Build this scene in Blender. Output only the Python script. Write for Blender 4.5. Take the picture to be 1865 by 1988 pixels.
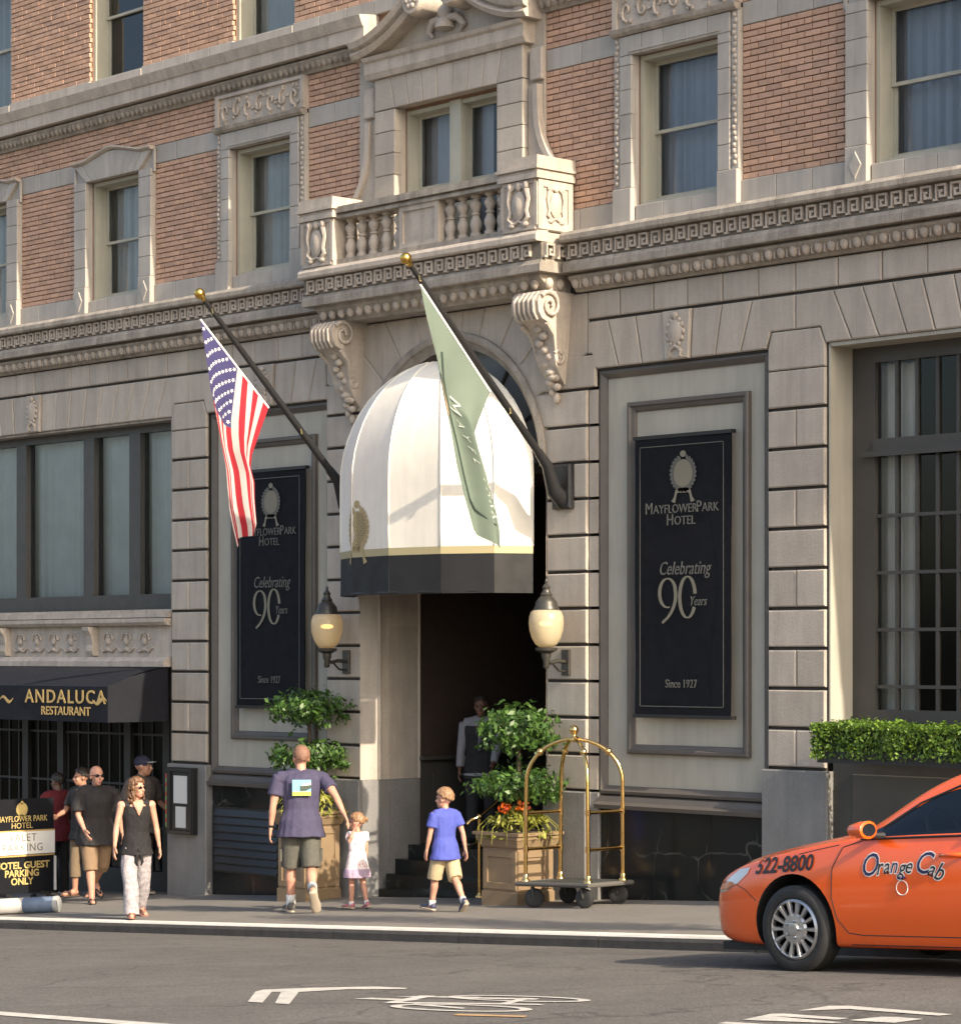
import bpy, bmesh, math, random
from mathutils import Vector, Matrix, Euler
from math import sin, cos, pi, radians, sqrt, atan2
random.seed(7)
SC = bpy.context.scene
for o in list(bpy.data.objects): bpy.data.objects.remove(o)
COL = SC.collection

# ---------------------------------------------------------------- camera
TH = radians(42.8)
AX = Vector((-cos(TH), sin(TH), 0)); RT = Vector((sin(TH), cos(TH), 0))
CAM = -AX * 28.28
cam_d = bpy.data.cameras.new('camera'); cam = bpy.data.objects.new('camera', cam_d); COL.objects.link(cam)
cam.location = CAM
cam.rotation_euler = Matrix((RT, Vector((0, 0, 1)), -AX)).transposed().to_euler()
cam_d.sensor_fit = 'HORIZONTAL'; cam_d.sensor_width = 36.0
cam_d.lens = 5064.0 / 1865.0 * 36.0
cam_d.shift_y = (1276.0 - 994.0) / 1865.0
cam_d.clip_start = 0.5; cam_d.clip_end = 3000
SC.camera = cam
SC.render.resolution_x = 960; SC.render.resolution_y = 1024

# ---------------------------------------------------------------- world, sun, exposure
SUN_EL = radians(31.0); SUN_AZ = radians(3.5)      # azimuth: degrees in front of the facade plane
S_DIR = Vector((cos(SUN_EL) * cos(SUN_AZ), -cos(SUN_EL) * sin(SUN_AZ), sin(SUN_EL)))
world = bpy.data.worlds.new('World'); SC.world = world; world.use_nodes = True
wn = world.node_tree
sky = wn.nodes.new('ShaderNodeTexSky'); sky.sky_type = 'NISHITA'; sky.sun_disc = False
sky.sun_elevation = SUN_EL; sky.sun_rotation = radians(90.0 + 3.5)
sky.air_density = 1.0; sky.dust_density = 4.0; sky.ozone_density = .6
bg = wn.nodes['Background']; bg.inputs[1].default_value = 0.13
wn.links.new(sky.outputs[0], bg.inputs[0])
sl = bpy.data.lights.new('sun', 'SUN'); so = bpy.data.objects.new('sun', sl); COL.objects.link(so)
sl.energy = 3.4; sl.angle = radians(0.5); sl.color = (1.0, 0.86, 0.68)
so.rotation_euler = S_DIR.to_track_quat('Z', 'Y').to_euler(); so.location = (20, -10, 20)
vs = SC.view_settings
vs.view_transform = 'Standard'; vs.look = 'None'; vs.exposure = 1.2; vs.gamma = 1.0; vs.use_curve_mapping = False
SC.render.engine = 'CYCLES'

# ---------------------------------------------------------------- helpers
class MB:
    def __init__(s): s.v = []; s.f = []; s.mi = []; s.cur = 0
    def add(s, vs, fs):
        b = len(s.v); s.v += [tuple(p) for p in vs]
        for q in fs: s.f.append([b + i for i in q]); s.mi.append(s.cur)
        return s
    def box(s, x0, x1, y0, y1, z0, z1):
        if x0 > x1: x0, x1 = x1, x0
        if y0 > y1: y0, y1 = y1, y0
        if z0 > z1: z0, z1 = z1, z0
        return s.add([(x0, y0, z0), (x1, y0, z0), (x1, y1, z0), (x0, y1, z0), (x0, y0, z1), (x1, y0, z1), (x1, y1, z1), (x0, y1, z1)],
                     [(0, 3, 2, 1), (4, 5, 6, 7), (0, 1, 5, 4), (1, 2, 6, 5), (2, 3, 7, 6), (3, 0, 4, 7)])
    def poly(s, pts, yf, yb, c=0.0, gap=0.0):
        # prism of an XZ polygon (counter-clockwise seen from -Y), front face at yf, chamfer c
        p = offset_poly(pts, gap) if gap else [tuple(q) for q in pts]
        n = len(p); vs = [(x, yb, z) for x, z in p]; fs = [tuple(range(n - 1, -1, -1))]
        if c > 0:
            vs += [(x, yf + c, z) for x, z in p]; q = offset_poly(p, c); vs += [(x, yf, z) for x, z in q]; k = 2
        else:
            vs += [(x, yf, z) for x, z in p]; k = 1
        for r in range(k):
            for i in range(n):
                j = (i + 1) % n; fs.append((r * n + i, r * n + j, (r + 1) * n + j, (r + 1) * n + i))
        fs.append(tuple(range(k * n, k * n + n)))
        return s.add(vs, fs)
    def rect(s, x0, x1, z0, z1, yf, yb, c=0.0, gap=0.0):
        return s.poly([(x0, z0), (x1, z0), (x1, z1), (x0, z1)], yf, yb, c, gap)
    def loft(s, rings, cap=True, close=False):
        n = len(rings[0]); vs = [p for r in rings for p in r]; fs = []
        m = len(rings)
        for a in range(m if close else m - 1):
            b = (a + 1) % m
            for i in range(n):
                j = (i + 1) % n; fs.append((a * n + i, a * n + j, b * n + j, b * n + i))
        if cap and not close:
            fs.append(tuple(range(n - 1, -1, -1))); fs.append(tuple((m - 1) * n + i for i in range(n)))
        return s.add(vs, fs)
    def tube(s, path, r, n=8, cap=True, close=False):
        P = [Vector(p) for p in path]; R = r if isinstance(r, (list, tuple)) else [r] * len(P)
        rings = []; up = None
        for i, p in enumerate(P):
            if close: t = (P[(i + 1) % len(P)] - P[i - 1])
            else: t = (P[min(i + 1, len(P) - 1)] - P[max(i - 1, 0)])
            t = t.normalized()
            if up is None: up = Vector((0, 0, 1)) if abs(t.z) < .9 else Vector((1, 0, 0))
            a = t.cross(up).normalized(); b = a.cross(t).normalized(); up = b
            rings.append([p + (a * cos(2 * pi * k / n) + b * sin(2 * pi * k / n)) * R[i] for k in range(n)])
        return s.loft([x[::-1] for x in rings], cap, close)
    def lathe(s, prof, c=(0, 0, 0), n=16, M=None):
        c = Vector(c); rings = []
        for r, z in prof:
            ring = [Vector((r * cos(2 * pi * k / n), r * sin(2 * pi * k / n), z)) for k in range(n)]
            if M: ring = [M @ p for p in ring]
            rings.append([c + p for p in ring])
        return s.loft(rings)
    def ball(s, c, r, n=12, m=8, M=None):
        if not isinstance(r, (tuple, list)): r = (r, r, r)
        c = Vector(c); rings = []
        for i in range(m + 1):
            t = -pi / 2 + pi * i / m; k = max(cos(t), .02)
            ring = [Vector((r[0] * k * cos(2 * pi * j / n), r[1] * k * sin(2 * pi * j / n), r[2] * sin(t))) for j in range(n)]
            if M: ring = [M @ p for p in ring]
            rings.append([c + p for p in ring])
        return s.loft(rings)
    def grid(s, fn, nu, nv, flip=False):
        vs = [fn(i / nu, j / nv) for i in range(nu + 1) for j in range(nv + 1)]; fs = []
        for i in range(nu):
            for j in range(nv):
                a = i * (nv + 1) + j; q = (a, a + nv + 1, a + nv + 2, a + 1)
                fs.append(q[::-1] if flip else q)
        return s.add(vs, fs)
    def xform(s, M):
        s.v = [tuple(M @ Vector(p)) for p in s.v]; return s
    def mesh(s, name, mats, smooth=None):
        me = bpy.data.meshes.new(name); me.from_pydata(s.v, [], s.f)
        for m in (mats if isinstance(mats, (list, tuple)) else [mats]): me.materials.append(m)
        if any(s.mi): me.polygons.foreach_set('material_index', s.mi)
        if smooth:
            me.polygons.foreach_set('use_smooth', [True] * len(me.polygons))
            if smooth < 180: me.set_sharp_from_angle(angle=radians(smooth))
        me.update(); return me
    def build(s, name, mats, parent=None, smooth=None, **kw):
        return link(name, s.mesh(name, mats, smooth), parent, **kw)

def offset_poly(p, d):
    n = len(p); out = []
    for i in range(n):
        a, b, c = Vector(p[i - 1]), Vector(p[i]), Vector(p[(i + 1) % n])
        u = (b - a).normalized(); w = (c - b).normalized()
        n1 = Vector((-u.y, u.x)); n2 = Vector((-w.y, w.x))
        k = 1 + n1.dot(n2)
        q = b + (n1 + n2) * (d / max(k, .25))
        out.append((q.x, q.y))
    return out

ROOT = {}
def link(name, data, parent=None, loc=None, **kw):
    o = bpy.data.objects.new(name, data); COL.objects.link(o)
    if parent is not None:
        o.parent = parent
        if parent.name in ROOT: o.matrix_parent_inverse = ROOT[parent.name]
    if loc is not None: o.location = loc
    for k, v in kw.items(): o[k] = v
    return o
def thing(name, label, cat, loc=(0, 0, 0), group=None):
    o = bpy.data.objects.new(name, None); COL.objects.link(o); o.location = loc; o.empty_display_size = .2
    o['label'] = label; o['category'] = cat
    if group: o['group'] = group
    ROOT[o.name] = Matrix.Translation(Vector(loc)).inverted()
    return o
def tag(o, label, cat, group=None):
    o['label'] = label; o['category'] = cat
    if group: o['group'] = group
    return o
def copy_tree(root, name, loc, label, group=None):
    r = root.copy(); COL.objects.link(r); r.name = name; r.location = loc; r['label'] = label
    if group: r['group'] = group
    def rec(src, dst):
        for ch in list(src.children):
            c = ch.copy(); COL.objects.link(c); c.parent = dst; rec(ch, c)
    rec(root, r); ROOT[r.name] = ROOT[root.name]
    return r

# ---------------------------------------------------------------- materials
def M(name, col, rough=.6, metal=0.0, var=0.0, vs=6.0, obj=0.0, bump=0.0, bs=40.0, streak=0.0, spec=.5, col2=None, attr=False, coat=0.0, sub=0.0, emit=None, sheen=0.0, fine=0.0, fs=90, crack=0.0):
    m = bpy.data.materials.new(name); m.use_nodes = True; nt = m.node_tree; N = nt.nodes; L = nt.links
    b = N['Principled BSDF']
    b.inputs['Roughness'].default_value = rough; b.inputs['Metallic'].default_value = metal
    b.inputs['Specular IOR Level'].default_value = spec
    if coat: b.inputs['Coat Weight'].default_value = coat; b.inputs['Coat Roughness'].default_value = .06
    if sheen: b.inputs['Sheen Weight'].default_value = sheen
    if sub: b.inputs['Subsurface Weight'].default_value = sub; b.inputs['Subsurface Scale'].default_value = .02; b.inputs['Subsurface Radius'].default_value = (1, .4, .2)
    if emit: b.inputs['Emission Color'].default_value = (*emit[0], 1); b.inputs['Emission Strength'].default_value = emit[1]
    b.inputs['Base Color'].default_value = (*col, 1)
    geo = N.new('ShaderNodeNewGeometry'); pos = geo.outputs['Position']
    cur = None
    def rgb(c):
        n = N.new('ShaderNodeRGB'); n.outputs[0].default_value = (*c, 1); return n.outputs[0]
    def mul(c, fac):
        n = N.new('ShaderNodeMix'); n.data_type = 'RGBA'; n.blend_type = 'MULTIPLY'; n.inputs[0].default_value = 1
        L.new(c, n.inputs[6]); L.new(fac, n.inputs[7]); return n.outputs[2]
    def noise(scale, detail=4, vec=None, rough_=.6):
        n = N.new('ShaderNodeTexNoise'); n.inputs['Scale'].default_value = scale; n.inputs['Detail'].default_value = detail; n.inputs['Roughness'].default_value = rough_
        L.new(vec or pos, n.inputs['Vector']); return n.outputs['Fac']
    def rng(f, a, c_, lo=.25, hi=.75):
        n = N.new('ShaderNodeMapRange'); n.inputs[1].default_value = lo; n.inputs[2].default_value = hi; n.inputs[3].default_value = a; n.inputs[4].default_value = c_
        L.new(f, n.inputs[0]); return n.outputs[0]
    if obj or attr or var or streak or col2 or fine:
        cur = rgb(col)
        if obj or attr:
            oi = N.new('ShaderNodeObjectInfo'); r = oi.outputs['Random']
            if attr:
                at = N.new('ShaderNodeAttribute'); at.attribute_name = 'rnd'
                ad = N.new('ShaderNodeMath'); ad.operation = 'ADD'; L.new(r, ad.inputs[0]); L.new(at.outputs['Fac'], ad.inputs[1])
                fr = N.new('ShaderNodeMath'); fr.operation = 'FRACT'; L.new(ad.outputs[0], fr.inputs[0]); r = fr.outputs[0]
            if col2:
                mx = N.new('ShaderNodeMix'); mx.data_type = 'RGBA'; L.new(r, mx.inputs[0]); L.new(cur, mx.inputs[6]); mx.inputs[7].default_value = (*col2, 1); cur = mx.outputs[2]
                m1 = N.new('ShaderNodeMath'); m1.operation = 'MULTIPLY'; m1.inputs[1].default_value = 7.31; L.new(r, m1.inputs[0])
                m2 = N.new('ShaderNodeMath'); m2.operation = 'FRACT'; L.new(m1.outputs[0], m2.inputs[0]); r = m2.outputs[0]
            cur = mul(cur, rng(r, 1 - obj, 1 + obj, 0, 1))
        elif col2:
            mx = N.new('ShaderNodeMix'); mx.data_type = 'RGBA'; L.new(rng(noise(vs * .7, 5), 0, 1, .35, .65), mx.inputs[0]); L.new(cur, mx.inputs[6]); mx.inputs[7].default_value = (*col2, 1); cur = mx.outputs[2]
        if var: cur = mul(cur, rng(noise(vs, 6), 1 - var, 1 + var))
        if fine: cur = mul(cur, rng(noise(fs, 3), 1 - fine, 1 + fine))
        if crack:
            nv = N.new('ShaderNodeTexNoise'); nv.inputs['Scale'].default_value = 1.3; nv.inputs['Detail'].default_value = 6; L.new(pos, nv.inputs['Vector'])
            ad2 = N.new('ShaderNodeMix'); ad2.data_type = 'RGBA'; ad2.blend_type = 'LINEAR_LIGHT'; ad2.inputs[0].default_value = .5; L.new(pos, ad2.inputs[6]); L.new(nv.outputs['Color'], ad2.inputs[7])
            vo = N.new('ShaderNodeTexVoronoi'); vo.feature = 'DISTANCE_TO_EDGE'; vo.inputs['Scale'].default_value = .42; L.new(ad2.outputs[2], vo.inputs['Vector'])
            cur = mul(cur, rng(vo.outputs['Distance'], 1 - crack, 1, .0, .012))
            cur = mul(cur, rng(noise(.55, 3), .86, 1.1, .35, .65))
            sp_ = noise(17, 2); cur = mul(cur, rng(sp_, 1, 1.5, .70, .78))
        if streak:
            mp = N.new('ShaderNodeMapping'); mp.inputs['Scale'].default_value = (7, 7, .7); L.new(pos, mp.inputs[0])
            cur = mul(cur, rng(noise(1.0, 5, mp.outputs[0], .7), 1 - streak, 1.05, .3, .6))
        L.new(cur, b.inputs['Base Color'])
        if var and not metal:
            L.new(rng(noise(vs * 2.3, 3), max(rough - .1, .02), min(rough + .1, 1)), b.inputs['Roughness'])
    if bump:
        bp = N.new('ShaderNodeBump'); bp.inputs['Strength'].default_value = bump; bp.inputs['Distance'].default_value = .01
        L.new(noise(bs, 5), bp.inputs['Height']); L.new(bp.outputs[0], b.inputs['Normal'])
    m.use_backface_culling = False
    return m

STONE = M('terracotta_stone', (.42, .37, .31), .78, var=.10, vs=3, obj=.09, bump=.3, bs=45, streak=.15, fine=.10, fs=60)
STONE_P = M('carved_stone', (.46, .40, .335), .78, var=.15, vs=5, bump=.35, bs=60, streak=.22, fine=.12, fs=55)
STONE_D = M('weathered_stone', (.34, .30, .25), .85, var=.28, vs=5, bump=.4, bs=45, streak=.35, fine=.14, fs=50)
KEYBACK = M('soot_dark_stone', (.17, .148, .118), .9, var=.3, vs=8)  # darker stone tone for the key band backing and cornice groove
STONE_G = M('grey_terracotta', (.38, .35, .31), .65, var=.10, vs=3, obj=.07, bump=.15, bs=60, streak=.15, fine=.04)
JOINT = M('dark_joint', (.045, .04, .034), .9, var=.2)
BRICK = M('brick', (.50, .315, .215), .85, var=.12, vs=14, obj=.12, bump=.4, bs=90, col2=(.455, .295, .215), attr=True, fine=.08)
MORTAR = M('brown_mortar', (.20, .115, .075), .95, var=.2)
WOOD = M('cream_window_paint', (.40, .385, .31), .5, var=.08, vs=4, streak=.08)
OLIVE = M('dark_olive_paint', (.058, .054, .048), .45, var=.12, vs=4)
SLAB = M('painted_panel', (.38, .36, .30), .6, var=.08, vs=2, streak=.10, bump=.1, bs=30)
MOULD = M('brown_moulding', (.095, .085, .075), .5, var=.12, vs=4)
MARBLE_V = None
GRANITE = M('grey_granite', (.21, .205, .195), .45, var=.15, vs=2.2, bump=.1, bs=80, fine=.25, streak=.15)
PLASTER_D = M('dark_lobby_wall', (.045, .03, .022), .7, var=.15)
DARKROOM = M('dark_room', (.02, .02, .022), .9)
CURT = M('grey_curtain', (.50, .51, .53), .9, var=.08, vs=3)
CURT_G = M('green_grey_curtain', (.62, .65, .60), .9, var=.1, vs=3)
CURT_W = M('white_curtain', (.85, .82, .75), .9, var=.05)
CANVAS = M('white_canvas', (.82, .775, .67), .8, var=.05, vs=2.5, bump=.35, bs=5, streak=.06)
CANVAS_B = M('black_canvas', (.020, .020, .021), .6, spec=.3, var=.15, vs=3, bump=.1, bs=25)
NAVY = M('navy_awning_cloth', (.011, .012, .017), .75, spec=.25, var=.15, vs=3)
GOLDTRIM = M('gold_trim', (.42, .36, .2), .6)
BANNER = M('banner_cloth', (.006, .007, .010), .8, spec=.2, var=.12, vs=3, bump=.08, bs=6)
PRINT = M('banner_gold_print', (.19, .175, .13), .6)
PRINT_G = M('banner_grey_print', (.105, .105, .095), .6)
BLACKM = M('black_metal', (.025, .025, .026), .35, metal=.3, var=.15, vs=20)
BRONZE = M('dark_bronze', (.07, .065, .055), .4, metal=.5, var=.2, vs=20)
GOLD = M('gold_leaf', (.75, .48, .12), .25, metal=1)
BRASS = M('brass', (.78, .52, .20), .16, metal=1.0)
WHITE = M('white_paint', (.78, .77, .74), .5, var=.04)
LETGOLD = M('gold_lettering', (.62, .42, .16), .4, metal=.3)
ASPH = M('asphalt', (.098, .09, .08), .9, var=.12, vs=2.5, bump=.8, bs=60, fine=.5, fs=38, crack=.45)
CONC = M('sidewalk_concrete', (.17, .158, .14), .9, var=.14, vs=1.1, bump=.3, bs=90, fine=.18, fs=45)
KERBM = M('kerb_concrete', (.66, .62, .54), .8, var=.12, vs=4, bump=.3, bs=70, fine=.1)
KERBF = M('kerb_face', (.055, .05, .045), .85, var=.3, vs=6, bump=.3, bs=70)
ROADP = M('road_paint', (.44, .42, .375), .8, var=.25, vs=9, fine=.3)

def glass_mat(name, tint=(.75, .8, .8), refl=1.0):
    m = bpy.data.materials.new(name); m.use_nodes = True; nt = m.node_tree; N = nt.nodes; L = nt.links
    N.remove(N['Principled BSDF']); out = N['Material Output']
    t = N.new('ShaderNodeBsdfTransparent'); t.inputs[0].default_value = (*tint, 1)
    g = N.new('ShaderNodeBsdfGlossy'); g.inputs['Roughness'].default_value = .02
    f = N.new('ShaderNodeFresnel'); f.inputs[0].default_value = 1.52
    nz = N.new('ShaderNodeTexNoise'); nz.inputs['Scale'].default_value = 1.4
    bp = N.new('ShaderNodeBump'); bp.inputs['Strength'].default_value = .05; L.new(nz.outputs[0], bp.inputs['Height'])
    L.new(bp.outputs[0], g.inputs['Normal'])
    mm = N.new('ShaderNodeMath'); mm.operation = 'MULTIPLY'; mm.inputs[1].default_value = refl; L.new(f.outputs[0], mm.inputs[0])
    mx = N.new('ShaderNodeMixShader'); L.new(mm.outputs[0], mx.inputs[0]); L.new(t.outputs[0], mx.inputs[1]); L.new(g.outputs[0], mx.inputs[2])
    L.new(mx.outputs[0], out.inputs[0]); return m
GLASS = glass_mat('window_glass', (.88, .92, .95), 1.2)
GLASS_D = glass_mat('dark_glass', (.86, .87, .86), .9)
SHOPM = M('dark_shop_paint', (.028, .028, .028), .5)
CURTS = [CURT, M('pale_grey_curtain', (.56, .56, .52), .9, var=.1, vs=3), M('cool_grey_curtain', (.42, .45, .50), .9, var=.1, vs=3)]

def marble():
    m = M('black_marble', (.012, .014, .014), .16, spec=.28)
    N = m.node_tree.nodes; L = m.node_tree.links; b = N['Principled BSDF']
    geo = N.new('ShaderNodeNewGeometry')
    nz = N.new('ShaderNodeTexNoise'); nz.inputs['Scale'].default_value = 1.6; nz.inputs['Detail'].default_value = 3
    L.new(geo.outputs['Position'], nz.inputs['Vector'])
    ad = N.new('ShaderNodeMix'); ad.data_type = 'RGBA'; ad.blend_type = 'LINEAR_LIGHT'; ad.inputs[0].default_value = .35
    L.new(geo.outputs['Position'], ad.inputs[6]); L.new(nz.outputs['Color'], ad.inputs[7])
    vo = N.new('ShaderNodeTexVoronoi'); vo.feature = 'DISTANCE_TO_EDGE'; vo.inputs['Scale'].default_value = 1.5; L.new(ad.outputs[2], vo.inputs['Vector'])
    mr = N.new('ShaderNodeMapRange'); mr.inputs[1].default_value = 0; mr.inputs[2].default_value = .022; mr.inputs[3].default_value = 1; mr.inputs[4].default_value = 0
    L.new(vo.outputs['Distance'], mr.inputs[0])
    n2 = N.new('ShaderNodeTexNoise'); n2.inputs['Scale'].default_value = 2.2; L.new(geo.outputs['Position'], n2.inputs['Vector'])
    r2 = N.new('ShaderNodeMapRange'); r2.inputs[1].default_value = .48; r2.inputs[2].default_value = .68; r2.inputs[4].default_value = .75; L.new(n2.outputs[0], r2.inputs[0])
    mu = N.new('ShaderNodeMath'); mu.operation = 'MULTIPLY'; L.new(mr.outputs[0], mu.inputs[0]); L.new(r2.outputs[0], mu.inputs[1])
    mx = N.new('ShaderNodeMix'); mx.data_type = 'RGBA'; mx.inputs[6].default_value = (.013, .015, .015, 1); mx.inputs[7].default_value = (.13, .13, .11, 1)
    L.new(mu.outputs[0], mx.inputs[0]); L.new(mx.outputs[2], b.inputs['Base Color']); return m
MARBLE = marble()

# text as flat geometry: local x = reading direction, local y = up
def text_mb(body, size, depth=.002, shear=0.0, sx=1.0, bold=0.0, space=1.0):
    c = bpy.data.curves.new('lettering', 'FONT'); c.body = body; c.size = size; c.align_x = 'CENTER'; c.align_y = 'CENTER'
    c.extrude = depth; c.shear = shear; c.offset = bold; c.space_character = space; c.resolution_u = 3
    o = bpy.data.objects.new('lettering', c); COL.objects.link(o)
    dg = bpy.context.evaluated_depsgraph_get(); me = bpy.data.meshes.new_from_object(o.evaluated_get(dg))
    mb = MB(); mb.add([(v.co.x * sx, v.co.y, v.co.z) for v in me.vertices], [tuple(p.vertices) for p in me.polygons])
    bpy.data.objects.remove(o); bpy.data.curves.remove(c); bpy.data.meshes.remove(me)
    return mb
def put(mb, p, xd, yd):
    x = Vector(xd).normalized(); y = Vector(yd); y = (y - x * y.dot(x)).normalized(); z = x.cross(y)
    return mb.xform(Matrix.Translation(Vector(p)) @ Matrix((x, y, z)).transposed().to_4x4())
def merge(*ms):
    r = MB()
    for m in ms: r.cur = 0; r.add(m.v, m.f)
    return r
KY = -2.84                                   # front edge of the kerb
def Gz(x): return -2.618 + .059 * x
def Sz(x, y): return Gz(x) + .035 * min(y, 0)   # sidewalk, falling to the kerb
def Rz(x, y):
    t = KY - y
    return Gz(x) + .035 * KY - .115 + (.034 * t - .0021 * t * t if t < 12 else .1)
# ---------------------------------------------------------------- the hotel
XC = -0.44
hotel = thing('hotel_building', 'brick and pale terracotta hotel facade with balcony over the arched entrance', 'building', (XC, 0, Gz(XC)))
def wall_holes(mb, x0, x1, z0, z1, holes, yf, yb):
    xs = sorted(set([x0, x1] + [min(max(h[k], x0), x1) for h in holes for k in (0, 1)]))
    zs = sorted(set([z0, z1] + [min(max(h[k], z0), z1) for h in holes for k in (2, 3)]))
    for i in range(len(xs) - 1):
        run = None
        for j in range(len(zs) - 1):
            cx, cz = (xs[i] + xs[i + 1]) / 2, (zs[j] + zs[j + 1]) / 2
            solid = not any(h[0] < cx < h[1] and h[2] < cz < h[3] for h in holes)
            if solid:
                if run is None: run = zs[j]
            elif run is not None:
                mb.box(xs[i], xs[i + 1], yf, yb, run, zs[j]); run = None
        if run is not None: mb.box(xs[i], xs[i + 1], yf, yb, run, zs[-1])
# window axes on the upper floors
WAX = [-12.92, -9.88, -6.84, -3.80, 2.92, 5.96, 9.0]
UP = [(a - .58, a + .58, 4.60, 6.13) for a in WAX]
UP3 = [(a - .58, a + .58, 7.42, 9.15) for a in WAX]
CEN = (-1.27, .39, 4.40, 6.12); CEN3 = (-1.27, .39, 7.42, 9.15)
DOOR = (-2.02, 1.02, -3.6, 2.06); RW = (4.79, 10.95, -3.6, 2.97); LW = (-11.74, -5.68, .60, 2.97); LD = (-11.74, -5.68, -3.6, -.12)
w = MB()
HOLES = (UP + UP3 + [CEN, CEN3, DOOR, RW, LW, LD, (1.62, 4.11, -3.6, 2.97), (-4.95, -2.63, -3.6, 2.97), (-2.02, 1.02, 2.0, 3.56)])
wall_holes(w, -15, 12.5, 4.12, 10.0, HOLES, .034, .34)
# arched head of the entrance: fill between rectangle hole and the semicircle is part of the arch stones
w.build('wall', MORTAR, hotel)
w = MB(); wall_holes(w, -15, 12.5, -3.6, 4.118, HOLES, .036, .34); w.build('wall', JOINT, hotel)
w = MB(); w.box(-15, 12.5, 5.9, 6.2, -3.6, 10); w.box(-15.2, -15, .1, 6.2, -3.6, 10); w.box(12.5, 12.7, .1, 6.2, -3.6, 10); w.box(-15.2, 12.7, 0.05, 6.2, 10, 10.2)
w.build('back_wall', MORTAR, hotel)

# --- bricks -------------------------------------------------------------
BL, BH, BG = .196, .0636, .011
def brick_mesh(name, l):
    return MB().rect(-l / 2 + BG / 2, l / 2 - BG / 2, -BH / 2 + BG / 2, BH / 2 - BG / 2, 0, .035, .003).mesh(name, BRICK)
ST = brick_mesh('brick', BL)
cells = []
def brick_zone(x0, x1, z0, z1, seed):
    rnd = random.Random(seed); n = max(1, round((z1 - z0) / BH)); h = (z1 - z0) / n
    for r in range(n):
        z = z0 + (r + .5) * h
        header = (r + seed) % 6 == 3
        x = x0 - ((r % 2) * BL / 2 + rnd.uniform(-.004, .004))
        k = 0
        while x < x1 - .01:
            l = BL * (.5 if header and k % 2 else 1.0); a, b = max(x, x0), min(x + l, x1)
            if b - a > .03: cells.append((a, b, z, h, rnd.uniform(-.0025, .0025), rnd.random()))
            x += l; k += 1
SUR = .85
edges = [-15] + [v for a in WAX[:4] for v in (a - SUR, a + SUR)]
for i in range(0, 8, 2): brick_zone(edges[i], edges[i + 1], 4.67, 6.18, i)
brick_zone(-3.80 + SUR, -1.99, 4.67, 6.18, 9)
brick_zone(1.02, 2.92 - SUR, 4.67, 6.18, 10); brick_zone(2.92 + SUR, 5.96 - SUR, 4.67, 6.18, 11); brick_zone(5.96 + SUR, 9.0 - SUR, 4.67, 6.18, 12); brick_zone(9 + SUR, 12.5, 4.67, 6.18, 13)
brick_zone(-15, -3.80 - SUR, 6.41, 6.80, 14); brick_zone(-3.80 + SUR, -1.99, 6.41, 6.80, 15); brick_zone(1.02, 2.92 - SUR, 6.41, 6.80, 16); brick_zone(2.92 + SUR, 12.5, 6.41, 6.80, 17)
e3 = [-15] + [v for a in WAX[:4] for v in (a - .58, a + .58)] + [CEN3[0], CEN3[1]] + [v for a in WAX[4:] for v in (a - .58, a + .58)] + [12.5]
for i in range(0, len(e3), 2): brick_zone(e3[i], e3[i + 1], 7.45, 9.98, 20 + i)
def vis(c):
    p = Vector(((c[0] + c[1]) / 2, 0, c[2])) - CAM; d = p.dot(AX)
    px, py = 932 + 5064 * p.dot(RT) / d, 1276 - 5064 * p.z / d
    return (0 < px < 1865 and 0 < py < 1988), (c[1] - c[0]) / d ** 2
order = sorted(cells, key=lambda c: (not vis(c)[0], -vis(c)[1]))
for c in order[:300]:
    o = link('brick', ST, hotel, ((c[0] + c[1]) / 2, c[4], c[2])); o.scale = ((c[1] - c[0] - BG) / (BL - BG), 1, c[3] / BH)
mb = MB(); rv = []
for c in order[300:]:
    n0 = len(mb.f); mb.rect(c[0] + BG / 2, c[1] - BG / 2, c[2] - c[3] / 2 + BG / 2, c[2] + c[3] / 2 - BG / 2, c[4], .034, .003); rv += [c[5]] * (len(mb.f) - n0)
me = mb.mesh('brickwork', BRICK); at = me.attributes.new('rnd', 'FLOAT', 'FACE'); at.data.foreach_set('value', rv)
link('brickwork', me, hotel, kind='stuff')

# --- stone courses ----------------------------------------------------------
def course(name, x0, x1, z0, z1, yf, pitch, mat, c=.006, gap=.003, yb=.034, jit=0.0):
    n = max(1, round((x1 - x0) / pitch)); p = (x1 - x0) / n
    for i in range(n):
        MB().rect(x0 + i * p, x0 + (i + 1) * p, z0, z1, yf + random.uniform(-jit, jit), yb, c, gap).build(name, mat, hotel)
BB = 'band_stone'
for x0, x1 in ((-13.0 + SUR + .08, -9.88 - SUR), (-9.88 + SUR, -6.84 - SUR), (-6.84 + SUR, -3.80 - SUR), (-3.80 + SUR, -1.99), (1.02, 2.92 - SUR), (2.92 + SUR, 5.96 - SUR), (5.96 + SUR, 9 - SUR)):
    course(BB, x0, x1, 6.18, 6.41, -.004, .5, STONE_G)
    course('base_stone', x0, x1, 4.42, 4.67, -.02, .5, STONE_G)
for i in range(0, len(e3), 2): course('base_stone', e3[i], e3[i + 1], 7.28, 7.45, -.02, .5, STONE_G)
for h in UP3 + [CEN3]: MB().rect(h[0] + .002, h[1] - .002, 7.287, 7.425, -.03, .3, .005).build('sill_stone', STONE_G, hotel)
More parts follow.
